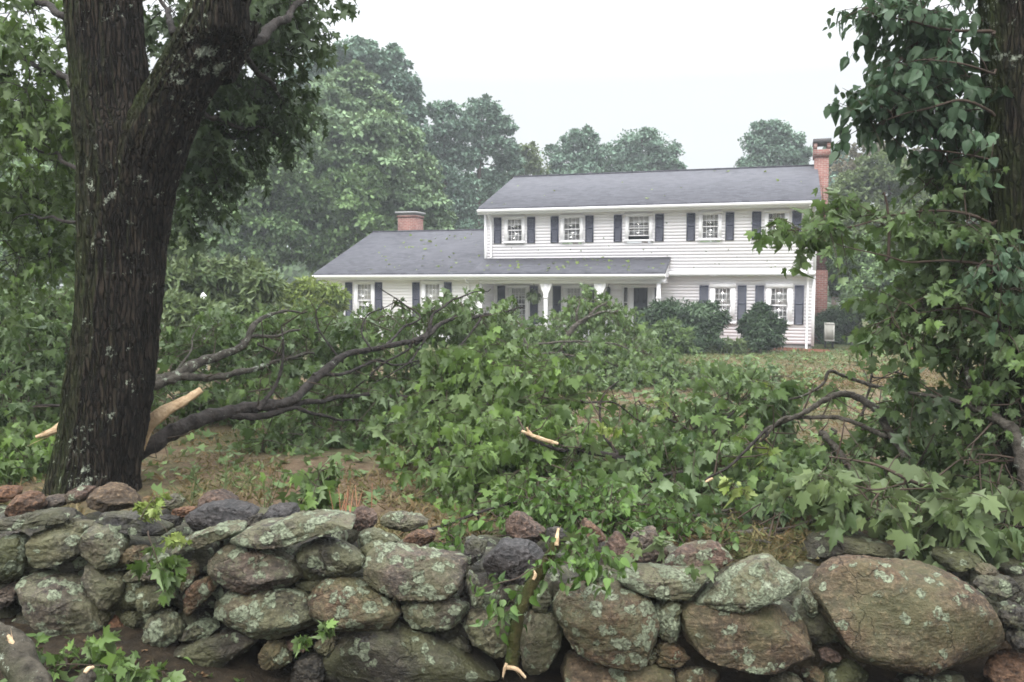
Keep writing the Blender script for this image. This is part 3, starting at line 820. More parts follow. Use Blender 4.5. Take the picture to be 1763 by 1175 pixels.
for a, b in sl: g.box(a, b, VL - 0.02, VL + 0.06, 0.15, 0.6)
for a, b in sl:
    for z in (1.1, 1.62): g.box(a, b, VL - 0.005, VL + 0.03, z - 0.015, z + 0.015)
g.build('door_frame', trimw, house)
for a, b in sl:
    g = Geo(); g.box(a, b, VL + 0.035, VL + 0.04, 0.601, 2.178); p_ = g.build('sidelight', glassm, house)
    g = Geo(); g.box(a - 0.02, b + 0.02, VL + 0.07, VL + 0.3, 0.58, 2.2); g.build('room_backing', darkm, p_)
xl = HX(1049, VL, 2.0); g = Geo()
tube(g, [(xl, VL - 0.02, 2.28), (xl, VL - 0.16, 2.30), (xl, VL - 0.16, 2.2)], [0.012, 0.012], 5)
tube(g, [(xl, VL - 0.16, 2.22), (xl, VL - 0.16, 2.14), (xl, VL - 0.16, 1.92), (xl, VL - 0.16, 1.86)], [0.02, 0.09, 0.075, 0.02], 6)
g.build('wall_lantern', ironm, house)
# chimneys
cxl = HL - 0.02; g = Geo()
ch0, ch1 = cxl, cxl + 0.54
g.box(ch0 + 0.02, ch1 + 0.05, 3.55, 4.75, -0.3, 2.85); g.box(ch0 + 0.02, ch1, 3.66, 4.6, 2.85, 7.22)
g.box(ch0 - 0.03, ch1 + 0.05, 3.61, 4.65, 7.22, 7.50)
for a in (ch0 - 0.03, ch1 + 0.05 - 0.13):
    for b in (3.61, 4.65 - 0.2): g.box(a, a + 0.13, b, b + 0.2, 7.5, 7.75)
c_ = g.build('chimney', brickm, house)
g = Geo(); g.box(ch0 - 0.05, ch1 + 0.07, 3.57, 4.69, 7.752, 7.90); g.build('chimney_cap', plain_mat('dark_cap', (0.085, 0.08, 0.082), 0.8, 0.2, 0.3, 8), c_)
vx = 4.4; ca, cb_ = HX(690.5, vx, 5.0), HX(720.5, vx, 5.0); g = Geo()
g.box(ca, cb_, vx - 0.35, vx + 0.55, 3.9, 5.32); g.box(ca - 0.03, cb_ + 0.03, vx - 0.38, vx + 0.58, 5.32, 5.42)
c_ = g.build('chimney', brickm, house)
g = Geo(); g.box(ca + 0.08, cb_ - 0.08, vx - 0.3, vx + 0.5, 5.42, 5.50, 0); g.box(ca - 0.1, cb_ + 0.08, vx - 0.45, vx + 0.65, 5.501, 5.58); g.build('chimney_cap', capm, c_)

def HP(x, v, z):
    return HC + HU * x + HV * v + np.array((0, 0, z))

# air conditioner by the end wall
ac = thing('air_conditioner', 'beige outdoor air conditioner unit standing beside the end wall of the house', 'air conditioner', HP(HL + 0.55, 1.2, 0.05), -TH)
g = Geo(); g.box(-0.16, 0.16, -0.42, 0.42, 0.22, 0.85)
acm = plain_mat('beige_metal', (0.50, 0.49, 0.45), 0.5, 0.3)
g.build('case', acm, ac)
g = Geo()
for k in range(9): g.box(-0.13 + k * 0.03, -0.118 + k * 0.03, -0.445, -0.421, 0.27, 0.80)
g.box(-0.165, 0.165, -0.43, -0.4205, 0.80, 0.86); g.box(-0.165, 0.165, -0.43, -0.4205, 0.21, 0.27)
g.build('grille', plain_mat('grey_grille', (0.28, 0.27, 0.25), 0.6), ac)
g = Geo()
for a in (-0.15, 0.11):
    g.box(a, a + 0.04, -0.38, 0.38, 0.16, 0.22)
for a in (-0.15, 0.11):
    for b in (-0.34, 0.30): g.box(a + 0.002, a + 0.038, b, b + 0.04, -0.06, 0.159)
g.build('stand', ironm, ac)

# mulch bed along the front
g = Geo(); n = 60
fr = np.linspace(HX(1080, VL, 0), HL + 0.5, n)
wv = 1.0 + 0.25 * np.sin(np.linspace(0, 7, n)) + 0.8 * np.linspace(1, 0, n)
rows = 8; V = []
for a, w_ in zip(fr, wv):
    for q in range(rows):
        p = HP(a, VL - 0.0 - (w_ + 0.3) * q / (rows - 1), 0)
        p[2] = gz(p[0], p[1]) + 0.05 * math.sin(math.pi * min(1, 0.12 + q / (rows - 1) * 0.9)) + (0.012 if q < rows - 1 else -0.03)
        V.append(p)
kk = [(a * rows + b, (a + 1) * rows + b, (a + 1) * rows + b + 1, a * rows + b + 1) for a in range(n - 1) for b in range(rows - 1)]
g.add(V, kk)
tag(g.build('mulch_bed', plain_mat('red_mulch', (0.13, 0.052, 0.032), 0.95, 0.1, 0.5, 30, 0.8), smooth=True), kind='structure')
g = Geo(); V = []                                                    # second bed under the trees at the right
c = P(1555, 613, 31.0)
for a in range(40):
    for q in range(5):
        th = 6.283 * a / 40; p = c + np.array((1.7 * math.cos(th), 0.7 * math.sin(th), 0)) * (q / 4.0)
        p[2] = gz(p[0], p[1]) + 0.06 * (1 - (q / 4.0) ** 2) + (0.01 if q < 4 else -0.03); V.append(p)
g.add(V, [(a * 5 + q, ((a + 1) % 40) * 5 + q, ((a + 1) % 40) * 5 + q + 1, a * 5 + q + 1) for a in range(40) for q in range(4)])
tag(g.build('tree_bed', bpy.data.materials['red_mulch'], smooth=True), kind='structure')

# ---------------------------------------------------------------- the dry stone wall
REG = {'A': (0, 820, 3.309), 'B': (330, 820, 3.31), 'C': (780, 850, 3.526), 'D': (1200, 880, 3.131)}
# (region, stone colour, lichen level 0..1, depth offset, roundness exponent, outline in that region)
ST = [
 ('A','grey',.6,0,2.6,[(105,610),(170,565),(380,620),(470,690),(590,800),(580,870),(470,920),(370,905),(250,860),(160,780),(115,690)]),
 ('A','green',.6,0,3.2,[(120,370),(200,325),(380,345),(435,370),(450,480),(350,525),(220,530),(140,510)]),
 ('A','dark',.6,.02,4,[(-60,255),(200,215),(330,208),(400,235),(330,262),(240,275),(100,300),(-60,310)]),
 ('A','green',.6,.08,3.5,[(250,270),(340,258),(430,265),(530,260),(540,300),(450,340),(340,340),(250,325)]),
 ('A','grey',.8,.0,3.2,[(440,340),(560,270),(640,340),(700,420),(660,500),(620,565),(560,540),(440,440),(430,400)]),
 ('A','grey',.6,.02,3.2,[(460,500),(520,520),(640,600),(700,660),(640,740),(570,780),(500,690),(460,600)]),
 ('A','green',.2,.0,4,[(765,640),(920,610),(985,690),(960,760),(860,770),(790,775),(780,700)]),
 ('A','grey',.6,-.02,3.5,[(680,590),(780,510),(930,520),(960,560),(880,600),(760,620)]),
 ('A','tan',.4,.05,3.2,[(660,480),(690,420),(800,410),(840,440),(800,490),(720,500)]),
 ('A','slate',.2,.10,4,[(490,220),(620,210),(770,215),(860,265),(980,330),(860,370),(760,325),(600,255)]),
 ('A','grey',.8,-.03,4,[(950,440),(1010,400),(1100,340),(1250,290),(1370,280),(1380,330),(1200,380),(1050,440),(950,460)]),
 ('A','rust',.6,.04,3.4,[(1000,600),(1060,500),(1110,520),(1110,600),(1000,680)]),
 ('A','rust',.6,.0,3.4,[(1020,700),(1120,610),(1230,590),(1230,640),(1130,730),(1060,820),(1030,760)]),
 ('A','green',.6,-.02,2.4,[(800,870),(850,800),(930,785),(1010,850),(1010,930),(930,985),(850,980),(805,930)]),
 ('A','orange',0,.05,3,[(590,920),(620,800),(690,860),(790,900),(790,980),(660,980)]),
 ('A','dark',.2,.06,3,[(660,800),(720,780),(810,790),(800,870),(730,880)]),
 ('A','dark',.6,.02,4,[(1020,900),(1100,830),(1200,830),(1250,870),(1130,940),(1040,960)]),
 ('A','dark',.4,-.02,3.2,[(865,1030),(1000,990),(1200,920),(1330,905),(1440,940),(1400,1050),(1290,1110),(1050,1110),(920,1085)]),
 ('A','moss',.4,.0,3,[(-90,380),(50,350),(110,390),(110,560),(60,620),(-90,640)]),
 ('A','mauve',0,.06,3,[(-90,700),(20,640),(110,600),(100,700),(0,770),(-90,780)]),
 ('A','rust',0,.45,2.5,[(30,190),(90,110),(170,95),(225,140),(230,190),(170,225),(50,240)]),
 ('A','orange',0,.75,2.5,[(-60,70),(60,65),(105,100),(60,145),(-60,150)]),
 ('A','mauve',0,.6,2.8,[(230,130),(330,115),(380,150),(320,190),(230,205)]),
 ('A','red',.2,.65,2.8,[(350,120),(430,70),(520,65),(500,130),(400,165)]),
 ('A','tan',0,.55,2.3,[(485,150),(510,95),(600,62),(680,75),(750,140),(760,185),(640,200),(500,195)]),
 ('A','grey',.2,.6,2.8,[(880,160),(960,110),(1030,130),(1035,180),(940,190)]),
 ('A','red',0,.65,2.4,[(1110,160),(1150,110),(1230,95),(1300,125),(1350,160),(1230,195),(1120,190)]),
 ('A','orange',0,.30,4,[(950,195),(1060,183),(1110,195),(1050,245),(970,235)]),
 ('A','slate',0,.20,5,[(1045,230),(1180,175),(1340,160),(1450,200),(1440,240),(1360,275),(1280,300),(1060,330)]),
 ('A','dark',0,.25,3,[(880,240),(960,230),(1030,250),(1020,290),(920,290)]),
 ('A','dark',0,.08,2.8,[(20,890),(150,850),(320,890),(340,960),(150,970)]),
 ('A','dark',0,.06,2.8,[(340,900),(470,930),(560,930),(520,990),(360,990)]),
 ('B','grey',.8,-.06,5,[(240,360),(300,320),(380,290),(470,290),(570,250),(750,240),(890,260),(905,300),(800,330),(640,375),(520,410),(340,420),(255,395)]),
 ('B','slate',0,.35,2.5,[(400,250),(430,190),(500,170),(570,175),(605,215),(600,260),(480,290),(410,285)]),
 ('B','dark',0,.2,3,[(290,280),(310,240),(390,220),(400,270),(320,305)]),
 ('B','red',0,.3,3.4,[(890,225),(930,195),(1010,190),(1045,225),(1040,290),(960,320),(910,300)]),
 ('B','grey',.8,.25,3.5,[(1065,270),(1100,230),(1180,218),(1300,235),(1350,270),(1280,300),(1200,330),(1100,310)]),
 ('B','rust',0,.15,3,[(1200,380),(1240,330),(1350,315),(1390,340),(1370,385),(1270,415)]),
 ('B','mauve',.6,0,2.5,[(85,510),(150,430),(230,395),(400,430),(540,480),(620,550),(590,620),(450,660),(320,670),(220,660),(110,570)]),
 ('B','dark',.8,0,2.6,[(595,440),(660,390),(740,370),(860,400),(940,450),(975,510),(900,560),(770,570),(660,530),(610,490)]),
 ('B','dark',.8,.15,3.4,[(910,360),(990,310),(1090,325),(1200,390),(1190,430),(1080,420),(960,440)]),
 ('B','green',.6,.08,3,[(940,440),(1010,390),(1100,370),(1120,410),(1040,450),(980,480)]),
 ('B','mauve',.6,-.03,3.6,[(975,600),(990,490),(1040,450),(1150,420),(1300,430),(1500,465),(1550,520),(1540,600),(1460,690),(1350,700),(1180,680),(1050,650)]),
 ('B','green',.6,0,2.6,[(100,760),(180,680),(300,680),(520,660),(640,700),(720,830),(700,880),(560,920),(400,940),(280,890),(150,840)]),
 ('B','tan',.6,-.02,2.6,[(663,730),(720,660),(830,610),(960,640),(1090,700),(1190,780),(1190,850),(1060,880),(880,900),(780,880),(690,830)]),
 ('B','dark',.4,.08,3,[(570,620),(640,600),(800,590),(850,610),(720,660),(640,690)]),
 ('B','grey',.8,0,2.5,[(1200,760),(1270,710),(1420,705),(1530,730),(1570,780),(1530,850),(1400,900),(1280,890),(1210,830)]),
 ('B','tan',.2,.02,3,[(1135,705),(1165,710),(1185,800),(1155,830)]),
 ('B','dark',.4,-.04,3.6,[(760,1050),(830,920),(1000,890),(1210,870),(1350,930),(1470,1010),(1720,1090),(1740,1250),(700,1250),(700,1150)]),
 ('B','tan',.4,.0,2.5,[(380,1030),(430,950),(520,970),(570,1050),(520,1100),(430,1120)]),
 ('B','red',0,.0,4,[(520,960),(600,955),(680,995),(560,1010)]),
 ('B','grey',.2,.03,3.2,[(680,980),(780,910),(830,920),(800,1000),(740,1050)]),
 ('B','dark',0,.02,3.2,[(550,1130),(640,1030),(740,1050),(760,1150),(700,1250),(550,1250)]),
 ('B','dark',.2,.1,3,[(1400,900),(1530,860),(1560,930),(1600,990),(1480,990)]),
 ('C','slate',0,.08,3.6,[(185,440),(240,310),(400,320),(540,340),(560,400),(500,490),(380,560),(250,570),(200,530)]),
 ('C','slate',.2,.25,3.4,[(60,330),(90,275),(190,290),(210,320),(150,410),(80,450)]),
 ('C','dark',.8,0,3.4,[(80,500),(110,490),(190,600),(180,670),(110,700)]),
 ('C','green',.6,0,2.7,[(65,830),(140,730),(240,760),(330,830),(335,950),(280,1010),(180,970),(90,890)]),
 ('C','mauve',.4,.02,2.6,[(420,800),(500,740),(600,760),(660,860),(640,970),(570,1060),(460,1090),(410,1010)]),
 ('C','tan',.6,-.06,2.6,[(610,730),(650,640),(750,590),(900,570),(1060,600),(1190,690),(1225,770),(1240,930),(1180,1000),(1050,1030),(880,1010),(750,950),(680,850)]),
 ('C','dark',.8,0,3.2,[(1220,720),(1260,660),(1330,650),(1385,690),(1395,800),(1370,880),(1280,900),(1240,850)]),
 ('C','mauve',1,-.03,4.5,[(1010,530),(1060,485),(1200,475),(1350,495),(1610,500),(1600,530),(1490,570),(1440,640),(1360,650),(1200,620),(1040,570)]),
 ('C','dark',.8,.03,3.4,[(770,540),(820,490),(920,475),(960,520),(880,560),(780,565)]),
 ('C','red',.4,.12,3,[(1250,480),(1350,390),(1440,330),(1560,305),(1660,350),(1710,420),(1660,480),(1560,500),(1400,490)]),
 ('C','rust',0,.42,4,[(760,240),(810,165),(880,210),(940,270),(880,305),(790,305)]),
 ('C','red',0,.25,4,[(930,400),(970,260),(1030,260),(1080,350),(1180,460),(1080,480),(980,440)]),
 ('C','mauve',0,.30,3.4,[(1070,300),(1150,240),(1240,215),(1260,300),(1340,400),(1200,450),(1120,400)]),
 ('C','red',0,.45,2.7,[(310,240),(350,150),(420,135),(500,200),(560,230),(540,290),(440,310)]),
 ('C','dark',.8,.05,3,[(470,680),(540,590),(600,620),(590,710),(500,730)]),
 ('C','tan',.2,-.02,5,[(690,1060),(720,1020),(1000,1030),(1340,1070),(1340,1260),(690,1260)]),
 ('C','rust',.2,0,3,[(1240,1030),(1260,920),(1340,920),(1440,970),(1450,1030),(1370,1065),(1260,1050)]),
 ('C','mauve',.2,0,3.2,[(1120,1020),(1190,960),(1250,940),(1240,1000),(1190,1045)]),
 ('C','tan',.2,.02,3,[(1370,1090),(1470,1060),(1630,1100),(1640,1200),(1370,1200)]),
 ('C','dark',.6,.04,3,[(-40,880),(40,870),(110,940),(110,1000),(0,970)]),
 ('C','dark',0,.35,3,[(560,230),(640,215),(700,250),(680,320),(580,310)]),
 ('D','mauve',1,-.04,3.8,[(0,510),(110,440),(250,340),(400,260),(560,330),(590,390),(560,470),(480,530),(390,555),(250,530),(120,520),(20,525)]),
 ('D','tan',.4,-.06,3.0,[(-60,620),(-50,560),(60,535),(250,550),(400,570),(580,565),(620,600),(650,700),(650,790),(540,850),(350,910),(180,890),(40,800),(-40,720)]),
 ('D','tan',.4,-.02,2.5,[(665,560),(680,470),(750,380),(900,320),(1100,320),(1300,360),(1480,430),(1600,540),(1650,640),(1620,740),(1540,800),(1440,860),(1270,880),(1070,855),(880,800),(740,740),(690,670)]),
 ('D','dark',.8,.06,3,[(580,450),(620,420),(660,480),(640,570),(590,540)]),
 ('D','dark',.6,.75,4,[(600,280),(640,180),(780,150),(950,150),(1110,200),(1180,240),(1050,290),(750,300)]),
 ('D','moss',.2,.45,3.5,[(1300,240),(1400,215),(1550,250),(1540,320),(1420,330),(1330,310)]),
 ('D','mauve',.2,.3,3,[(1520,330),(1570,290),(1620,310),(1650,360),(1560,370)]),
 ('D','dark',.8,.1,3.2,[(1510,400),(1600,365),(1730,370),(1740,450),(1640,490),(1540,480)]),
 ('D','dark',.6,.02,2.8,[(1640,570),(1700,530),(1830,540),(1850,640),(1680,640)]),
 ('D','dark',.6,0,2.6,[(1680,700),(1740,640),(1870,660),(1870,760),(1740,770)]),
 ('D','red',0,.0,4,[(670,800),(700,750),(810,800),(720,815)]),
 ('D','moss',.4,.02,3,[(690,870),(850,820),(950,890),(930,970),(690,970)]),
 ('D','dark',.6,.04,3,[(1100,900),(1300,890),(1460,895),(1450,970),(1100,970)]),
 ('D','rust',0,.05,2.8,[(1580,850),(1700,790),(1860,800),(1860,970),(1600,970)]),
 ('D','rust',.2,.03,3,[(570,890),(640,850),(690,880),(670,940),(590,935)]),
 ('D','grey',.2,.0,3,[(400,940),(480,895),(560,905),(600,970),(400,970)]),
 ('D','dark',.2,.55,3,[(1620,300),(1700,285),(1860,300),(1860,370),(1700,365)]),
]
WY = 4.12
wall = thing('stone_wall', 'low dry stone field wall of lichened boulders along the bottom of the picture', 'stone wall', (0, WY, 0.0))

def stone_mesh(g, outline, Yc, th, expo, seed, rough=1.0, M=120, K=46):
    """outline (n, 2) in x, z metres -> closed boulder with thickness"""
    p = np.asarray(outline, float)
    q = p.copy()
    for _ in range(2):
        a = q * 0.75 + np.roll(q, -1, 0) * 0.25; b = q * 0.25 + np.roll(q, -1, 0) * 0.75
        q = np.stack([a, b], 1).reshape(-1, 2)
    q = 0.55 * q + 0.45 * q                                           # corner cut outline
    d = np.concatenate([[0], np.cumsum(np.linalg.norm(np.diff(np.vstack([q, q[:1]]), axis=0), axis=1))])
    u = np.linspace(0, d[-1], M, endpoint=False)
    qq = np.vstack([q, q[:1]])
    o = np.stack([np.interp(u, d, qq[:, 0]), np.interp(u, d, qq[:, 1])], 1)
    c = 0.5 * (o.min(0) + o.max(0))
    o = c + (o - c) * 1.045
    ext = o.max(0) - o.min(0)
    N = K                                                             # front and back: square grids wrapped onto the outline, no poles
    gx = np.linspace(-1, 1, N)
    A, B = np.meshgrid(gx, gx, indexing='ij')
    r_ = np.maximum(np.abs(A), np.abs(B))
    ang = np.arctan2(B, A)
    rr = np.sin(r_ * math.pi / 2) ** 0.9
    ou = np.unwrap(np.arctan2(o[:, 1] - c[1], o[:, 0] - c[0]))
    if ou[-1] < ou[0]: o = o[::-1]; ou = np.unwrap(np.arctan2(o[:, 1] - c[1], o[:, 0] - c[0]))
    base = ou[0]; key = (ou - base) / (2 * math.pi)
    key = np.maximum.accumulate(key); key = np.append(key, 1.0); oo = np.vstack([o, o[:1]])
    uu = ((ang - base) / (2 * math.pi)) % 1.0
    ex_ = np.interp(uu, key, oo[:, 0]) - c[0]; ez_ = np.interp(uu, key, oo[:, 1]) - c[1]
    w = np.maximum(1 - rr ** expo, 0) ** (1 / expo)
    fr = np.stack([c[0] + rr * ex_, Yc - w * th, c[1] + rr * ez_], -1).reshape(-1, 3)
    inner = np.zeros((N, N), bool); inner[1:-1, 1:-1] = True
    idx = np.arange(N * N).reshape(N, N)
    bi = idx.copy(); bi[inner] = N * N + np.arange(inner.sum())
    bk = fr.reshape(N, N, 3)[inner].copy(); bk[:, 1] = 2 * Yc - bk[:, 1]
    V = np.concatenate([fr, bk])
    V[:, 1] += (V[:, 2] - c[1]) * 0.16                                # faces lean back
    ctr = np.array((c[0], Yc, c[1]))
    r = np.random.default_rng(seed)
    rel = V - ctr
    for _ in range(int(7 + 7 * (expo > 2.9))):                          # flat facets
        n_ = nrm(r.normal(size=3) * np.array((1 / max(ext[0], .1), 0.9 / th, 1 / max(ext[1], .1))))
        if n_[1] > 0.3: n_ = -n_
        pr = rel @ n_; h = pr.max() * (r.uniform(0.70, 0.90) if expo > 2.9 else r.uniform(0.80, 0.93))
        rel = rel - n_[None] * (np.maximum(pr - h, 0) * 0.95)[:, None]
    sz = min(ext[0], ext[1], 2 * th)
    n1 = SinNoise(seed + 1, max(0.10, sz * 0.9)); n2 = SinNoise(seed + 2, 0.055); n3 = SinNoise(seed + 3, 0.022)
    dn = nrm(rel)
    amt = 0.028 * sz * n1(V) + 0.0045 * (0.8 - np.abs(n2(V))) + 0.0020 * n3(V)
    V = ctr + rel + dn * (amt * rough)[:, None]
    qd = lambda m: np.stack([m[:-1, :-1], m[1:, :-1], m[1:, 1:], m[:-1, 1:]], -1).reshape(-1, 4)
    f = np.concatenate([qd(idx), qd(bi)[:, ::-1]])
    g.add(V, f)
    return ctr

for si, (rg, kind, lich, dy, ex, out) in enumerate(ST):
    ox, oy, sc = REG[rg]
    px = [(ox + a / sc, oy + b / sc) for a, b in out]
    cy_ = sum(b for _, b in px) / len(px)
    Yc = WY + dy + 0.10 + max(0.0, (1050 - cy_)) * 0.0006
    pts = np.array([P(a, b, Yc) for a, b in px])[:, [0, 2]]
    ext = pts.max(0) - pts.min(0)
    th = float(np.clip(0.42 * max(min(ext) * 1.25, 0.6 * max(ext)), 0.06, 0.24))
    if dy > 0.3: th = float(np.clip(0.5 * ext[0], 0.06, 0.2))
    if 0 < lich < 1: lich = round(float(np.clip(lich + random.Random(si * 31 + 5).choice([-.4, -.2, -.2, 0, 0, .2]), 0.1, .9)), 1)
    g = Geo()
    ctr = stone_mesh(g, pts, Yc + th * 0.35, th, ex, 1000 + si * 7)
    o = g.build('stone', stone_mat(kind, lich), wall, origin=(0, WY, 0), smooth=True)
    if si == 76: o['label'] = 'huge rounded boulder with pale lichen rosettes'
# the wall's hearting: rubble between and behind the face stones
g = Geo(); r = np.random.default_rng(5)
def blob_stone(g, c, rx, ry, rz, seed):
    th = np.linspace(0, 2 * math.pi, 9, endpoint=False) + r.uniform(0, 1)
    k = r.uniform(0.8, 1.15, 9)
    out = np.stack([c[0] + rx * k * np.cos(th), c[2] + rz * k * np.sin(th)], 1)
    stone_mesh(g, out, c[1], ry, 2.6, seed, M=40, K=13)
def wall_top(x):
    return float(np.interp(x, [-2.6, -1.5, -0.3, 0.3, 1.2, 2.6], [0.60, 0.56, 0.50, 0.42, 0.36, 0.30]))
sd_ = 4000
for x in np.arange(-3.3, 3.4, 0.21):
    for lev in range(4):
        z = 0.02 + lev * 0.16
        if z > wall_top(x) - 0.19: continue
        for yy in (WY + 0.33, WY + 0.62, WY + 0.86):
            blob_stone(g, (x + r.uniform(-.06, .06), yy + r.uniform(-.04, .04), z + r.uniform(-.02, .02)), r.uniform(.11, .17), r.uniform(.11, .17), r.uniform(.08, .12), sd_); sd_ += 1
for side in (-1, 1):                                                  # the wall runs on outside the picture
    for yy in (WY + 0.08, WY + 0.42, WY + 0.72):
        for lev in range(5):
            x = 2.95 + r.uniform(0, .15)
            while x < 9.0:
                w_ = r.uniform(.09, .22)
                xx = side * (x + w_)
                if -0.26 + lev * 0.155 < 0.36: blob_stone(g, (xx, yy + r.uniform(-.04, .04), -0.26 + lev * 0.155 + r.uniform(-.02, .02)), w_ * 1.05, r.uniform(.13, .2), r.uniform(.075, .115), sd_)
                sd_ += 1; x += 2 * w_
tag(g.build('rubble', stone_mat('dark', .4), wall, origin=(0, WY, 0), smooth=True), kind='stuff')

# ---------------------------------------------------------------- leaf and bark materials
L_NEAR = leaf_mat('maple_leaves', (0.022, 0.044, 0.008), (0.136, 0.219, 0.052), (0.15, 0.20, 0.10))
L_MID = leaf_mat('fallen_maple_leaves', (0.023, 0.048, 0.013), (0.131, 0.203, 0.060), (0.15, 0.20, 0.11))
L_OVATE = leaf_mat('vine_leaves', (0.019, 0.045, 0.008), (0.100, 0.179, 0.037), (0.14, 0.20, 0.09))
L_SHADE = leaf_mat('shade_darkened_leaves', (0.012, 0.025, 0.007), (0.059, 0.095, 0.030), (0.09, 0.125, 0.07))  # darker copy of the maple green, shade painted into the leaf colour
L_VINE = leaf_mat('broad_vine_leaves', (0.020, 0.046, 0.024), (0.076, 0.129, 0.067), (0.085, 0.125, 0.075))
L_YEL = leaf_mat('yellow_green_leaves', (0.07, 0.11, 0.02), (0.19, 0.25, 0.05), (0.24, 0.28, 0.10))
L_OAK = leaf_mat('oak_leaves', (0.034, 0.069, 0.026), (0.187, 0.290, 0.112), (0.11, 0.15, 0.09), trans=0.2)
L_PINE = leaf_mat('pine_needles', (0.055, 0.098, 0.048), (0.234, 0.342, 0.181), (0.12, 0.15, 0.09), 0.6, 0.15)
L_HAZEPINE = leaf_mat('haze_paled_pine_needles', (0.051, 0.101, 0.072), (0.229, 0.341, 0.251), (0.08, 0.12, 0.09), 0.6, 0.12)  # far needle green paled, part of the haze put into the colour
L_YEW = leaf_mat('yew_needles', (0.012, 0.030, 0.014), (0.070, 0.115, 0.052), (0.05, 0.08, 0.045), 0.5, 0.1)
L_RUSSET = leaf_mat('russet_leaves', (0.055, 0.058, 0.036), (0.165, 0.155, 0.095), (0.14, 0.11, 0.09), 0.6, 0.2)
L_LIGHT = leaf_mat('light_leaves', (0.048, 0.079, 0.026), (0.132, 0.176, 0.070), (0.16, 0.20, 0.11))
L_DRY = leaf_mat('dry_leaves', (0.035, 0.020, 0.010), (0.14, 0.085, 0.045), (0.24, 0.15, 0.09), 0.7, 0.1)
B_TRUNK = bark_mat('mossy_maple_bark', (0.0085, 0.0068, 0.005), (0.042, 0.033, 0.024), 1.3, 0.35, 1.0)
B_LIMB = bark_mat('dark_limb_bark', (0.014, 0.012, 0.011), (0.058, 0.050, 0.045), 1.4, 0.10, 0, False)
B_GREY = bark_mat('grey_limb_bark', (0.030, 0.026, 0.021), (0.105, 0.094, 0.078), 1.4, 0.45, 0, False)
B_TWIG = plain_mat('twig_bark', (0.055, 0.040, 0.030), 0.8, 0.2, 0.35, 20)
B_LOG = bark_mat('lichened_log_bark', (0.020, 0.018, 0.014), (0.085, 0.075, 0.058), 1.6, 0.75, 0.8, False)
B_MOSS = bark_mat('mossy_branch_bark', (0.016, 0.018, 0.004), (0.050, 0.042, 0.016), 1.6, 0.30, 1.0, False)
B_FAR = plain_mat('far_bark', (0.085, 0.062, 0.048), 0.9, 0.1, 0.3, 3)
WOOD = bark_mat('torn_wood', (0.46, 0.31, 0.18), (0.66, 0.50, 0.33), 2.0, 0, 0, False)

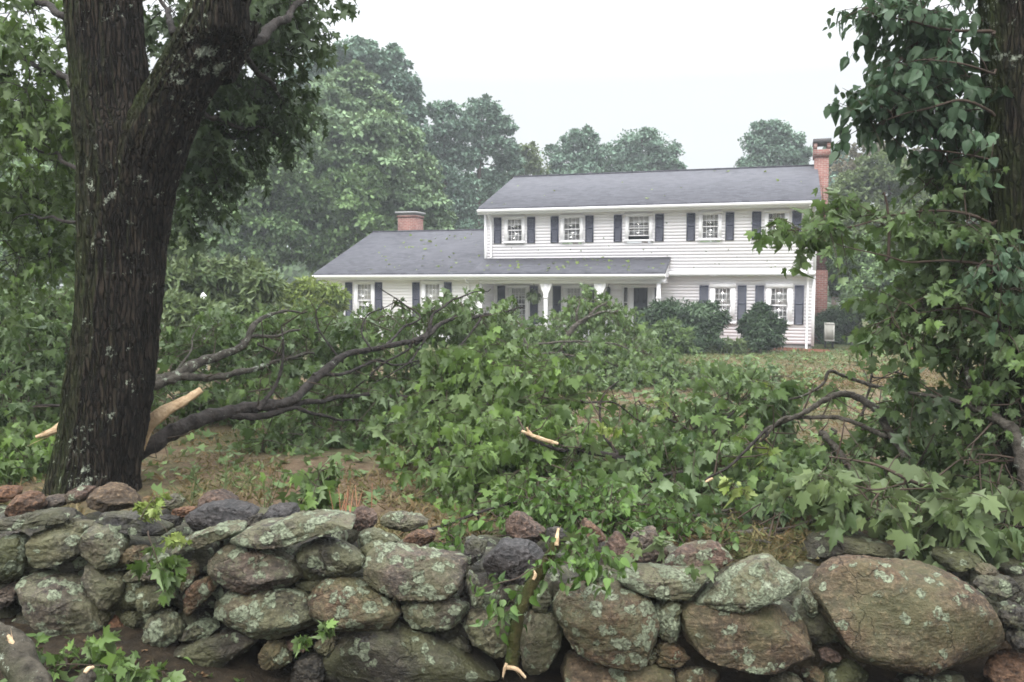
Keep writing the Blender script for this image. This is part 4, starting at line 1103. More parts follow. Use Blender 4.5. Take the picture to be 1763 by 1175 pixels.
def clump_tree(name, label, cat, base, top_r, blobs, tpl, lsize, lmat, group=None, trunk=None, clumps=26, per=46, flat=0.5, seed=1, bark=None, limb_r=0.05, up=0.7, parts=('crown', 'trunk'), shell=0.55, csz=0.21):
    """a growing tree: tapered trunk and limbs under a crown of many leaf clumps; blobs (px, py, rx, ry, Y, rY)"""
    global RNG
    RNG = np.random.default_rng(seed)
    gl, gw = Geo(), Geo()
    if trunk is None: trunk = [P(base[0], base[1], base[2])]
    trunk = [np.asarray(q, float) for q in trunk]
    b0 = trunk[0].copy(); b0[2] = float(gz(b0[0], b0[1])) - 0.1
    tops = [P(b[0], b[1], b[4]) for b in blobs]
    if len(trunk) == 1:
        hi = max(tops, key=lambda q: q[2])
        trunk = [b0, b0 * 0.5 + np.array((b0[0] * .75 + hi[0] * .25, b0[1] * .75 + hi[1] * .25, hi[2])) * 0.5, np.array((hi[0], hi[1], hi[2]))]
    else: trunk[0] = b0
    tp = tube(gw, trunk, [top_r * 1.25, top_r, top_r * 0.7, top_r * 0.15], 10, 0, 0.08, seed, n=24)
    for (px, py, rx, ry, Y, rY), c in zip(blobs, tops):
        k = Y / F; R = np.array((rx * k, rY, ry * k))
        vol = (R[0] * R[2]) ** 0.5
        d = np.linalg.norm(tp - (c - np.array((0, 0, 0.5 * R[2]))), axis=1); d[tp[:, 2] > c[2]] += 5
        s = tp[np.argmin(d)]
        tube(gw, [s, s * 0.5 + c * 0.5 - np.array((0, 0, 0.1 * vol)), c], [limb_r, limb_r * 0.6, limb_r * 0.3], 5, n=7, cap=False)
        nC = max(6, int(1.15 * clumps * max(0.45, (rx * ry) ** 0.5 / 60.0)))
        u = nrm(RNG.normal(size=(nC, 3)) + np.array((0, -0.15, 0.18))) * (RNG.uniform(0, 1, (nC, 1)) ** shell) * RNG.uniform(0.85, 1.18, (nC, 1))
        cc = c + u * R
        cr = csz * vol * RNG.uniform(0.55, 1.6, nC)
        paths = c + (cc - c)[:, None] * np.linspace(0.05, 1, 4)[None, :, None]
        paths[:, 1:3, 2] -= 0.05 * vol
        tubes_batch(gw, paths, limb_r * 0.3, limb_r * 0.08)
        ct = np.clip(RNG.normal(0.5, 0.2, nC), 0.05, 0.95)
        q = nrm(RNG.normal(size=(nC, per, 3))) * (RNG.uniform(0, 1, (nC, per, 1)) ** 0.45)
        off = q * cr[:, None, None] * np.array((1.1, 1.1, flat))
        pos = cc[:, None] + off
        loose = RNG.uniform(0, 1, (nC, per)) < 0.22                   # loose leaves between the clumps
        lp = c + nrm(RNG.normal(size=(nC, per, 3))) * (RNG.uniform(0.2, 1.12, (nC, per, 1)) ** 0.6) * R
        pos = np.where(loose[..., None], lp, pos)
        pos[..., 2] -= 0.35 * ((off[..., 0] ** 2 + off[..., 1] ** 2) / cr[:, None]) * (1 - flat)
        dd = q * 0.8 + RNG.normal(size=(nC, per, 3)) * 0.5 + u[:, None] * 0.5
        if tpl is NEEDLE: dd[..., 2] += up
        else: dd[..., 2] -= 0.35
        nn = RNG.normal(size=(nC, per, 3)) * 0.5 + u[:, None] * 0.6; nn[..., 2] += up
        tint = np.clip(ct[:, None] + RNG.normal(0, 0.14, (nC, per)), 0, 1)
        add_leaves(gl, pos.reshape(-1, 3), dd.reshape(-1, 3), nn.reshape(-1, 3), lsize * RNG.uniform(0.6, 1.25, nC * per), tpl, 0, tint.ravel())
    root = thing(name, label, cat, b0, 0, group)
    gl.build(parts[0], lmat, root, origin=b0)
    gw.build(parts[1], bark or B_FAR, root, origin=b0, smooth=True)
    return root

def ct(name, label, cat, bx, Y, r, blobs, *a, **k):
    b = P(bx, 500, Y)
    return clump_tree(name, label, cat, (bx, 500, Y), r, [(x, y, rx, ry, Y + dy, max(rx, ry) * Y / F * 0.8) for x, y, rx, ry, dy in blobs], *a, **k)

BG = 'trees behind the house'
# white pines left of the house
ct('pine_tree', 'tall pale feathery pine left of the house, its top below a darker pine', 'tree', 585, 47, 0.32,
   [(600, 150, 45, 35, 0), (560, 185, 62, 38, -1), (640, 190, 48, 36, 0), (600, 230, 85, 38, -2), (680, 240, 48, 34, 0), (540, 250, 60, 36, -1),
    (620, 285, 95, 40, -2), (715, 300, 45, 34, 0), (690, 345, 70, 36, -1), (560, 320, 70, 40, -1), (730, 370, 45, 34, -1), (660, 385, 70, 30, -1)],
   DIAM, 0.27, L_PINE, BG, clumps=52, per=156, flat=0.26, seed=11, up=0.9, csz=0.26)
ct('pine_tree', 'dark blue green pine rising highest of all, behind the pale pine', 'tree', 650, 56, 0.34,
   [(610, 92, 42, 26, 0), (560, 110, 42, 26, 1), (665, 110, 36, 26, 0), (690, 150, 36, 30, 0), (655, 165, 60, 34, 1), (710, 195, 22, 26, 0), (700, 225, 40, 34, 0), (600, 140, 70, 34, 2), (530, 150, 40, 30, 2), (640, 260, 90, 60, 3), (620, 360, 110, 90, 4)],
   DIAM, 0.27, L_HAZEPINE, BG, clumps=50, per=147, flat=0.42, seed=12, csz=0.21)
ct('oak_tree', 'rounded oak crown low behind the wing roof, left of the small chimney', 'tree', 560, 43, 0.28,
   [(585, 345, 62, 42, -1), (520, 370, 62, 48, 0), (625, 400, 55, 36, -1), (470, 400, 62, 55, 0), (555, 420, 62, 45, -1), (610, 320, 55, 36, 0)],
   DIAM, 0.26, L_OAK, BG, clumps=36, per=108, flat=0.55, seed=13, csz=0.21)
ct('oak_tree', 'dark spreading oak between the big maple trunk and the pale pine', 'tree', 430, 40, 0.30,
   [(470, 290, 65, 42, 0), (420, 330, 75, 55, 0), (500, 340, 55, 45, 1), (370, 380, 70, 60, -1), (450, 410, 80, 55, 0), (330, 330, 60, 60, 1), (520, 250, 40, 40, 2)],
   DIAM, 0.26, L_OAK, BG, clumps=34, per=99, flat=0.5, seed=14, csz=0.21)
# loose pines behind the middle of the house
ct('pine_tree', 'slender pine with layered tufts just left of the roof ridge', 'tree', 768, 60, 0.20,
   [(765, 190, 30, 16, 0), (775, 222, 42, 24, 0), (745, 250, 36, 24, 0), (790, 270, 40, 24, 1), (755, 300, 46, 26, 0), (800, 325, 40, 26, 0), (770, 355, 50, 26, 0), (740, 385, 40, 26, 0), (790, 390, 50, 28, 1), (720, 350, 40, 30, 1)],
   DIAM, 0.27, L_HAZEPINE, BG, clumps=42, per=105, flat=0.42, seed=15, csz=0.21)
ct('pine_tree', 'open pine with a bare brown trunk showing above the roof end', 'tree', 822, 62, 0.22,
   [(830, 186, 36, 16, 0), (860, 215, 26, 18, 0), (815, 222, 36, 22, 0), (855, 250, 34, 22, 0), (805, 268, 36, 22, 0), (875, 282, 30, 22, 1), (840, 312, 40, 20, 1), (800, 345, 40, 22, 0), (865, 335, 40, 24, 2)],
   DIAM, 0.27, L_HAZEPINE, BG, clumps=42, per=93, flat=0.42, seed=16, csz=0.21)
ct('ash_tree', 'yellowish thin crowned tree touching the left end of the main roof ridge', 'tree', 905, 66, 0.2,
   [(905, 262, 26, 16, 0), (890, 285, 28, 18, 0), (922, 290, 26, 18, 0), (885, 315, 36, 20, 0), (905, 335, 40, 24, 0)],
   DIAM, 0.27, L_LIGHT, BG, clumps=30, per=92, flat=0.5, seed=17)
ct('pine_tree', 'two humped pine showing above the left half of the main roof', 'tree', 990, 68, 0.24,
   [(998, 240, 34, 18, 0), (965, 268, 34, 22, 0), (1020, 270, 36, 22, 0), (990, 298, 52, 24, 0), (955, 310, 40, 20, 0)],
   DIAM, 0.27, L_HAZEPINE, BG, clumps=44, per=120, flat=0.42, seed=18, csz=0.21)
ct('pine_tree', 'broad airy pine above the middle of the main roof', 'tree', 1110, 70, 0.26,
   [(1105, 240, 42, 18, 0), (1068, 262, 34, 22, 0), (1140, 262, 34, 22, 0), (1110, 285, 40, 24, 0), (1155, 290, 26, 16, 0), (1060, 295, 40, 20, 0)],
   DIAM, 0.27, L_HAZEPINE, BG, clumps=44, per=114, flat=0.42, seed=19, csz=0.21)
ct('pine_tree', 'pine showing alone in the sky left of the tall brick chimney', 'tree', 1330, 66, 0.24,
   [(1325, 222, 36, 14, 0), (1352, 240, 34, 18, 0), (1302, 245, 28, 18, 0), (1330, 266, 48, 20, 0), (1372, 268, 24, 18, 0), (1300, 285, 34, 16, 0), (1350, 290, 40, 20, 0)],
   DIAM, 0.27, L_HAZEPINE, BG, clumps=44, per=120, flat=0.42, seed=20, csz=0.21)
ct('pine_tree', 'small pine peeping out right of the tall brick chimney', 'tree', 1438, 64, 0.2,
   [(1435, 262, 18, 12, 0), (1445, 285, 26, 18, 0), (1430, 310, 34, 22, 0), (1450, 340, 40, 26, 0)],
   DIAM, 0.27, L_HAZEPINE, BG, clumps=44, per=120, flat=0.42, seed=21, csz=0.21)
ct('oak_tree', 'pale hazy oak far behind, filling between the pines and the main roof end', 'tree', 800, 78, 0.3,
   [(720, 330, 70, 50, 0), (790, 340, 60, 46, 0), (860, 330, 50, 40, 0), (930, 340, 60, 36, 0), (760, 385, 90, 36, 0), (850, 385, 80, 36, 0), (670, 300, 60, 60, 0)],
   DIAM, 0.36, L_HAZEPINE, BG, clumps=32, per=100, flat=0.5, seed=28, csz=0.24)
# right of the house
ct('russet_tree', 'reddish brown topped tree behind the green ones right of the house', 'tree', 1520, 46, 0.22,
   [(1515, 262, 52, 22, 0), (1468, 290, 44, 26, 0), (1555, 285, 44, 26, 0), (1505, 310, 60, 30, 0), (1585, 320, 50, 36, 0)],
   DIAM, 0.22, L_RUSSET, 'trees right of the house', clumps=30, per=75, flat=0.5, seed=22)
ct('maple_tree', 'light green full tree standing right of the house end wall', 'tree', 1535, 38, 0.2,
   [(1530, 300, 58, 36, 0), (1475, 335, 54, 42, 0), (1445, 370, 36, 44, 0), (1570, 360, 50, 40, 0), (1520, 395, 64, 44, -1), (1455, 415, 48, 42, 0), (1500, 450, 60, 40, 0), (1575, 430, 60, 50, 0)],
   DIAM, 0.21, L_LIGHT, 'trees right of the house', clumps=36, per=99, flat=0.55, seed=23)
ct('maple_tree', 'dark green low tree in front of the light one, beside the end wall', 'tree', 1555, 31.5, 0.14,
   [(1470, 440, 60, 38, 2.5), (1440, 470, 38, 40, 3.5), (1432, 415, 26, 34, 4), (1520, 490, 60, 40, 0), (1580, 470, 60, 50, 0), (1480, 530, 40, 24, 2), (1550, 535, 70, 30, 0), (1630, 500, 60, 60, 1)],
   DIAM, 0.17, L_OAK, 'trees right of the house', clumps=36, per=90, flat=0.5, seed=24)
ct('oak_tree', 'dark oak closing the view behind the right hand trunk', 'tree', 1680, 44, 0.3,
   [(1650, 330, 70, 60, 0), (1730, 300, 70, 80, 0), (1690, 420, 80, 60, 0), (1770, 420, 80, 90, 0), (1640, 480, 70, 60, 0), (1720, 520, 90, 60, 0), (1800, 250, 80, 90, 2), (1660, 220, 50, 50, 2)],
   DIAM, 0.27, L_OAK, 'trees right of the house', clumps=32, per=90, flat=0.5, seed=25)
# left edge, behind the big maple
ct('oak_tree', 'dark oak far behind the left edge of the picture', 'tree', 60, 36, 0.3,
   [(30, 330, 90, 70, 0), (110, 380, 80, 60, 0), (-40, 400, 90, 80, 0), (60, 440, 110, 60, 0), (180, 420, 80, 60, 1), (250, 360, 60, 70, 2)],
   DIAM, 0.26, L_OAK, 'trees at the left edge', clumps=34, per=90, flat=0.5, seed=26)
ct('oak_tree', 'second dark oak at the left edge, standing behind the big trunk', 'tree', 220, 46, 0.3,
   [(200, 280, 80, 70, 0), (290, 300, 70, 60, 0), (130, 300, 70, 70, 0), (240, 400, 100, 70, 0), (330, 420, 90, 60, 0), (20, 260, 90, 60, 0)],
   DIAM, 0.29, L_OAK, 'trees at the left edge', clumps=32, per=90, flat=0.5, seed=27)
# far woodland mass closing the horizon
RNG = np.random.default_rng(99)
g = Geo(); n = 22000
x = RNG.uniform(-120, 120, n); y = 92 + RNG.uniform(-6, 10, n) + 4 * np.sin(x * 0.11)
h = 7.5 + 1.6 * np.sin(x * 0.35) + 1.2 * np.sin(x * 0.83 + 1) - np.clip(x + 10, 0, 60) * 0.03
z = -0.7 + h * RNG.uniform(0, 1, n) ** 0.75
q = RNG.normal(size=(n, 3)); q[:, 1] -= 0.4; q[:, 2] += 0.5
add_leaves(g, np.stack([x, y, z], 1), RNG.normal(size=(n, 3)), q, RNG.uniform(0.8, 1.6, n), DIAM)
o = g.build('woodland', L_OAK); tag(o, 'dark far woodland closing the horizon behind the house', 'woodland', kind='stuff')

# ---------------------------------------------------------------- shrubs by the house and on the lawn
SH = 'shrubs along the house front'
def shrub(name, label, px, py, rx, ry, Y, tpl, ls, lmat, seed, blobs=None, group=SH, clumps=44, per=70, flat=0.75, csz=0.24, up=0.5):
    bl = blobs or [(px, py, rx, ry, 0), (px - rx * 0.45, py + ry * 0.3, rx * 0.6, ry * 0.7, -0.2), (px + rx * 0.45, py + ry * 0.3, rx * 0.6, ry * 0.7, 0)]
    return clump_tree(name, label, 'shrub', (px, py, Y), 0.05, [(a, b, c, d, Y + e, c * Y / F * 0.8) for a, b, c, d, e in bl], tpl, ls, lmat, group,
                      trunk=[P(px, py + ry, Y), P(px, py, Y), P(px, py - ry * 0.4, Y)], clumps=clumps, per=per, flat=flat, seed=seed, limb_r=0.02, parts=('foliage', 'stem'), csz=csz, up=up, shell=0.5)
shrub('yew_shrub', 'large dark rounded yew in front of the left ground floor window', 1180, 560, 72, 42, 29.2, LANCE, 0.15, L_YEW, 31, [(1180, 548, 56, 32, 0), (1140, 552, 36, 34, 0), (1216, 556, 32, 36, 0), (1185, 582, 52, 24, -.3)], per=120, clumps=60)
shrub('yew_shrub', 'smaller dark upright yew between the two ground floor windows', 1305, 565, 44, 44, 29.4, LANCE, 0.14, L_YEW, 32, [(1308, 562, 30, 30, 0), (1292, 562, 18, 26, 0), (1332, 570, 16, 26, 0), (1307, 586, 33, 16, 0), (1312, 538, 13, 16, 0)], per=110, clumps=60)
shrub('hosta_plant', 'low yellow green hosta between the two yews on red mulch', 1258, 600, 32, 12, 28.8, LANCE, 0.22, L_LIGHT, 33, [(1258, 598, 30, 9, 0), (1215, 603, 18, 7, 0)], per=40, clumps=50)
shrub('boxwood_hedge', 'dark clipped boxwood behind the air conditioner at the house corner', 1440, 565, 38, 34, 33.5, DIAM, 0.10, L_YEW, 34, [(1425, 565, 26, 32, 0), (1455, 568, 26, 32, 0), (1440, 555, 34, 22, 0)], per=130, clumps=60)
shrub('rhododendron_shrub', 'medium green shrub left of the large yew', 1150, 580, 40, 32, 27.5, LANCE, 0.20, L_MID, 35, [(1150, 578, 34, 26, 0), (1125, 590, 26, 24, 0), (1172, 592, 22, 20, 0)], per=60, clumps=44)
shrub('azalea_shrub', 'bright yellow green shrub at the left corner of the wing', 542, 510, 50, 34, 27.0, LANCE, 0.20, L_YEL, 36, [(540, 505, 38, 24, 0), (510, 515, 26, 22, 0), (575, 515, 24, 22, 0), (545, 530, 46, 20, 0)], per=60, clumps=50)
shrub('laurel_shrub', 'wide loose shrub with bare grey stems seen just right of the big trunk', 375, 480, 95, 62, 19.0, LANCE, 0.20, L_LIGHT, 37,
      [(310, 440, 40, 26, 0), (350, 470, 46, 26, 0), (410, 480, 46, 26, .3), (450, 490, 34, 24, 0), (300, 480, 46, 30, -.3), (350, 520, 60, 24, 0), (430, 530, 60, 24, 0), (280, 420, 26, 22, 0), (390, 560, 110, 34, 0.5), (345, 545, 40, 22, -2.0), (300, 535, 40, 22, -2.0)], 'shrubs on the lawn', per=46, clumps=46)
# hanging basket on the porch
hb = HP(HX(919, -0.9, 2.0), -0.9, 2.33)
bk = thing('hanging_basket', 'leafy hanging basket under the porch roof beside the first post', 'hanging basket', hb - np.array((0, 0, 0.45)))
RNG = np.random.default_rng(41)
gb = Geo(); th = np.linspace(0, 2 * math.pi, 16, endpoint=False); pr = [(0.02, -0.16), (0.12, -0.13), (0.17, -0.02), (0.18, 0.0), (0.16, 0.0)]
gb.add([(r_ * math.cos(t), r_ * math.sin(t), z_) for r_, z_ in pr for t in th], [(a * 16 + b, a * 16 + (b + 1) % 16, (a + 1) * 16 + (b + 1) % 16, (a + 1) * 16 + b) for a in range(4) for b in range(16)])
gb.build('pot', plain_mat('basket_fibre', (0.10, 0.07, 0.045), 0.9), bk)
gb = Geo()
for t in (0, 2.1, 4.2): tube(gb, [(0.17 * math.cos(t), 0.17 * math.sin(t), 0), (0.08 * math.cos(t), 0.08 * math.sin(t), 0.25), (0, 0, 0.45)], [0.005, 0.005], 4)
gb.build('hanger', ironm, bk)
gb = Geo(); n = 420; q = nrm(RNG.normal(size=(n, 3))) * RNG.uniform(0.3, 1, (n, 1)); dd = q.copy(); dd[:, 2] -= 0.7
add_leaves(gb, q * np.array((0.27, 0.27, 0.22)) + np.array((0, 0, 0.0)), dd, q + np.array((0, 0, 0.6)), RNG.uniform(0.10, 0.2, n), LANCE)
gb.build('foliage', L_LIGHT, bk)
# white pipe behind the hedge and white birdfeeder post among the leaves
c = P(1443, 530, 35.0); vp = thing('vent_pipe', 'short white capped pipe rising behind the dark boxwood', 'pipe', (c[0], c[1], gz(c[0], c[1])))
g = Geo(); zt = P(1443, 517, 35.0)[2] - gz(c[0], c[1]); tube(g, [(0, 0, -0.05), (0, 0, zt * .5), (0, 0, zt)], [0.08, 0.08], 10); g.build('pipe', trimw, vp)
g = Geo(); tube(g, [(0, 0, zt + 0.001), (0, 0, zt + 0.05), (0, 0, zt + 0.09)], [0.12, 0.12], 10); g.build('cap', trimw, vp)
c = P(350, 514, 17.5); zz = gz(c[0], c[1]); vp = thing('marker_post', 'thin white post standing in the loose shrub right of the big trunk', 'post', (c[0], c[1], zz))
g = Geo(); zt = P(350, 506, 17.5)[2] - zz; g.box(-0.04, 0.04, -0.04, 0.04, -0.05, zt - 0.05); g.build('shaft', trimw, vp)
g = Geo(); g.add([(-.055, -.055, zt - .049), (.055, -.055, zt - .049), (.055, .055, zt - .049), (-.055, .055, zt - .049), (0, 0, zt + .03)], [(0, 1, 4), (1, 2, 4), (2, 3, 4), (3, 0, 4)]); g.add([(-.055, -.055, zt - .049), (.055, -.055, zt - .049), (.055, .055, zt - .049), (-.055, .055, zt - .049)], [(3, 2, 1, 0)]); g.build('finial', trimw, vp)

# ---------------------------------------------------------------- the big maple at the left
RNG = np.random.default_rng(50)
tb = P(165, 845, 6.4); tb[2] = float(gz(tb[0], tb[1]))
maple = thing('maple_tree', 'big old forked maple with dark mossy lichened trunk at the left, behind the wall', 'tree', tb)
def trunk_mesh(g, rows, Y, seed, squash=0.95, sides=128, lean=0.0, per=16):
    """rows: (y, x left, x right) of the trunk in the photograph"""
    rows = np.array(rows, float)
    pts = np.array([P(0.5 * (a + b), y, Y + lean * k) for k, (y, a, b) in enumerate(rows)])
    rad = np.array([0.5 * (b - a) * (Y + lean * k) / F for k, (y, a, b) in enumerate(rows)])
    n = per * len(rows)
    p = resample(pts, n); u = np.linspace(0, 1, n); r = np.interp(u, np.linspace(0, 1, len(rad)), rad)
    r = np.convolve(np.pad(r, 6, mode='edge'), np.ones(13) / 13, 'valid')
    th = np.linspace(0, 2 * math.pi, sides, endpoint=False)
    V = p[:, None] + np.stack([np.cos(th)[None] * r[:, None], np.sin(th)[None] * r[:, None] * squash, np.zeros((n, sides))], -1)
    c = np.stack([np.cos(th)[None] * 4.2 + 0 * r[:, None], np.sin(th)[None] * 4.2 + 0 * r[:, None], np.broadcast_to(p[:, 2:3] * 0.55, (n, sides))], -1).reshape(-1, 3)
    s1 = SinNoise(seed, 0.55)(c).reshape(n, sides); s2 = SinNoise(seed + 1, 2.4)(c).reshape(n, sides); s3 = SinNoise(seed + 2, 0.12)(V.reshape(-1, 3)).reshape(n, sides)
    ridge = 1 - np.abs(s1) * 0.9
    k = 1 + (0.045 * ridge + 0.035 * s2 + 0.014 * s3 - 0.05)
    V = p[:, None] + (V - p[:, None]) * k[..., None]
    i, j = np.meshgrid(np.arange(n - 1), np.arange(sides), indexing='ij')
    f = np.stack([i * sides + j, i * sides + (j + 1) % sides, (i + 1) * sides + (j + 1) % sides, (i + 1) * sides + j], -1).reshape(-1, 4)
    g.add(V.reshape(-1, 3), f[:, ::-1] if p[-1][2] < p[0][2] else f)
    g.add(V[-1], [tuple(range(sides))])
    return p, r
g = Geo()
trunk_mesh(g, [(905, 48, 288), (860, 78, 244), (800, 98, 240), (700, 114, 258), (600, 128, 270), (500, 136, 278), (400, 141, 285), (320, 143, 300), (250, 138, 300), (190, 133, 264), (100, 126, 249), (0, 115, 240), (-120, 98, 232), (-320, 70, 205), (-560, 60, 170)], 6.4, 501)
trunk_mesh(g, [(420, 190, 284), (330, 186, 298), (250, 200, 322), (180, 236, 350), (100, 282, 404), (60, 304, 430), (0, 335, 428), (-90, 372, 470), (-250, 430, 520), (-480, 500, 570)], 6.38, 507, lean=-0.05)
trunk_mesh(g, [(140, 330, 400), (95, 372, 425), (70, 398, 438), (40, 420, 448)], 6.3, 511, per=8)          # stub of a torn side branch
g.build('trunk', B_TRUNK, maple, origin=tb, smooth=True)
# roots flare at the base
# crown overhead and behind
DENS = 1.0
TOPX = [0, 130, 240, 300, 480, 600, 640, 700, 760, 800, 850, 872, 900, 935, 968, 1010, 1060, 1085, 1110, 1200, 1250, 1300, 1400, 1763]
TOPY = [478, 490, 530, 545, 530, 527, 528, 518, 505, 494, 504, 520, 545, 548, 518, 496, 512, 545, 592, 606, 628, 622, 640, 640]
def proj(p):
    d = p - np.array((0, 0, CAMZ)); dep = d[:, 1] * cp_ - d[:, 2] * sp_; up = d[:, 1] * sp_ + d[:, 2] * cp_
    return CX + F * d[:, 0] / dep, CY - F * up / dep
def leafy(blobs, gl, gw, anchors, tpl, size, m=12, length=0.55, hang=0.8, lmat=0, twig=0.004, lat=0.10, up_bias=0.0, link=True, bias=0.45, link_r=0.008, prof=False):
    """sprays filling the blobs, each joined by a thin branch to the nearest wood"""
    B, U = [], []
    for b in blobs:
        b = (*b[:6], int(round(b[6] * DENS + 0.3)))
        p, u = in_blob(b, bias)
        B.append(p); U.append(u)
    B = np.concatenate(B); U = np.concatenate(U)
    size = size * 0.76; length = length * 0.66; lat = lat * 0.75
    keep = np.ones(len(B), bool)
    if prof:
        keep = B[:, 2] > gz(B[:, 0], B[:, 1]) + 0.02
    if prof:
        qx, qy = proj(B + np.array((0, 0, 0.14))); keep &= qy > np.interp(qx, TOPX, TOPY)
    B, U = B[keep], U[keep]
    if len(B) == 0: return
    d = U * 0.45 + RNG.normal(size=U.shape) * 0.5; d[:, 2] = d[:, 2] * 0.6 + up_bias
    if link:
        nodes = np.asarray(anchors, float)
        dist = np.array([np.min(np.linalg.norm(nodes - b, axis=1)) for b in B])
        order = np.argsort(dist); paths, r0 = [], []
        nd = list(nodes)
        arr = np.zeros((len(nd) + len(B) * 2, 3)); arr[:len(nd)] = nodes; cnt = len(nd)
        for k in order:
            b = B[k]; dd = np.linalg.norm(arr[:cnt] - b, axis=1); q = arr[np.argmin(dd)]; L = dd.min()
            mid = 0.5 * (q + b) + RNG.normal(size=3) * 0.09 * L; mid[2] += 0.06 * L
            t = np.linspace(0, 1, 5)[:, None]
            paths.append((1 - t) ** 2 * q + 2 * t * (1 - t) * mid + t ** 2 * b); r0.append(link_r * (0.5 + min(1.5, L)))
            arr[cnt] = b; arr[cnt + 1] = paths[-1][2]; cnt += 2
            if L > 0.05: d[k] = d[k] + 0.7 * (b - q) / L
        tubes_batch(gw, np.array(paths), np.array(r0), np.array(r0) * 0.5, 0, 4)
    d = nrm(d)
    sprays(gl, gw, B, d, length, m, size, tpl, lmat, 0, hang, twig, lat)

def limbs(gw, lst, seed=0, sides=12, rough=0.13, mat=0):
    A = []
    for k, (pts, r0, r1) in enumerate(lst):
        w = PP(pts)
        w[:, 2] = np.maximum(w[:, 2], gz(w[:, 0], w[:, 1]) + 0.6 * r1)
        n = max(16, 12 * len(pts))
        p = resample(w, n)
        jit = SinNoise(seed + k * 3, 0.8)
        off = np.stack([jit(p + 5.0), jit(p + 9.0), jit(p + 13.0)], 1) * 0.022
        off[0] = 0; off[-1] = 0
        tube(gw, p + off, [r0, r0 * 0.6 + r1 * 0.4, r1], sides, mat, rough, seed + k, n=n)
        A.append(p)
    return np.concatenate(A)

gl, gw = Geo(), Geo()
A = limbs(gw, [([(428, 75, 6.3), (470, 40, 6.8), (520, 0, 7.4), (560, -60, 8)], .04, .012), ([(360, 60, 6.5), (420, 90, 7.4), (470, 150, 8.2), (500, 200, 8.8)], .035, .008),
               ([(300, 170, 6.8), (350, 200, 7.6), (420, 215, 8.4), (480, 230, 9)], .03, .006), ([(130, 150, 6.6), (80, 120, 7.4), (30, 90, 8), (-20, 40, 8.4)], .028, .008),
               ([(140, 300, 6.7), (90, 260, 7.5), (40, 250, 8.2), (-10, 230, 8.6)], .018, .005), ([(300, 60, 6.9), (280, 20, 7.6), (270, -30, 8)], .03, .01),
               ([(120, 30, 6.6), (60, 5, 7.4), (0, -20, 8)], .03, .01), ([(140, 380, 6.8), (80, 370, 7.6), (20, 380, 8.2)], .015, .004)], 600)
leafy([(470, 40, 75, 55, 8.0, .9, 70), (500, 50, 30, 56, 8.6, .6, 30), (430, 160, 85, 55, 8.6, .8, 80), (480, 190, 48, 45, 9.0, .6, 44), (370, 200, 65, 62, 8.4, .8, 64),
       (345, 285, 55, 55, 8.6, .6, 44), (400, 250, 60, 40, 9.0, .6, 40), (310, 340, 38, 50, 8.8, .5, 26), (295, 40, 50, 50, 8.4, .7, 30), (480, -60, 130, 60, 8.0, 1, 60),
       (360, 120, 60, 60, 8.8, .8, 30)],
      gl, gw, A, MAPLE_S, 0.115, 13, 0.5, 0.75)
leafy([(60, 60, 80, 75, 7.6, .9, 40), (20, 160, 80, 80, 7.6, .9, 58), (90, 190, 55, 70, 7.6, .8, 44), (50, 280, 85, 75, 8.4, .9, 52), (20, 370, 70, 60, 8.6, .8, 46), (100, 350, 50, 75, 8.6, .8, 38),
       (60, 450, 80, 45, 8.8, .8, 40), (0, -60, 140, 60, 8, 1, 30)],
      gl, gw, A, MAPLE_S, 0.115, 13, 0.5, 1.1, lmat=1)
gl.build('crown', [L_SHADE, L_NEAR], maple, origin=tb); gw.build('branch', B_LIMB, maple, origin=tb, smooth=True)  # right side leaves carry painted shade, left side the plain green
# pale torn strips of wood at its foot (the torn end of the fallen limb)
def splint(g, pts, w0, w1, th=0.02, seed=0):
    p = resample(PP(pts), 16); n = len(p); r = np.random.default_rng(seed)
    tg = nrm(np.gradient(p, axis=0)); sd2 = nrm(np.cross(tg, (0.1, 1, 0.0)))
    w = np.interp(np.linspace(0, 1, n), [0, 0.35, 0.85, 1], [w0 * 0.7, (w0 + w1) * 0.55, w1, w1 * 0.8]) * (1 + 0.07 * r.normal(size=n))
    bk_ = np.cross(tg, sd2) * th
    V = np.concatenate([p + sd2 * w[:, None], p - sd2 * w[:, None], p - sd2 * w[:, None] * 0.8 + bk_, p + sd2 * w[:, None] * 0.8 + bk_])
    f = [(a * n + i, a * n + i + 1, ((a + 1) % 4) * n + i + 1, ((a + 1) % 4) * n + i) for a in range(4) for i in range(n - 1)]
    for q_ in range(5):                                               # loose fibres along the tear
        a_, b_ = sorted(r.integers(0, n, 2)); b_ = min(n - 1, a_ + max(3, b_ - a_)); s_ = r.uniform(-1, 1)
        fb = p[a_:b_ + 1] + sd2[a_:b_ + 1] * (w[a_:b_ + 1] * s_)[:, None] - np.cross(tg, sd2)[a_:b_ + 1] * 0.0
        if len(fb) < 3: continue
        fb = fb + np.linspace(0, 1, len(fb))[:, None] ** 2 * (r.normal(size=3) * w0 * 0.8 + tg[-1] * w0 * 1.2)
        tube(g, fb, [w0 * 0.10, w0 * 0.07, w0 * 0.01], 4, n=8)
    g.add(V, f); g.add(V[[0, n, 2 * n, 3 * n]], [(0, 1, 2, 3)]); g.add(V[[n - 1, 2 * n - 1, 3 * n - 1, 4 * n - 1]], [(3, 2, 1, 0)])

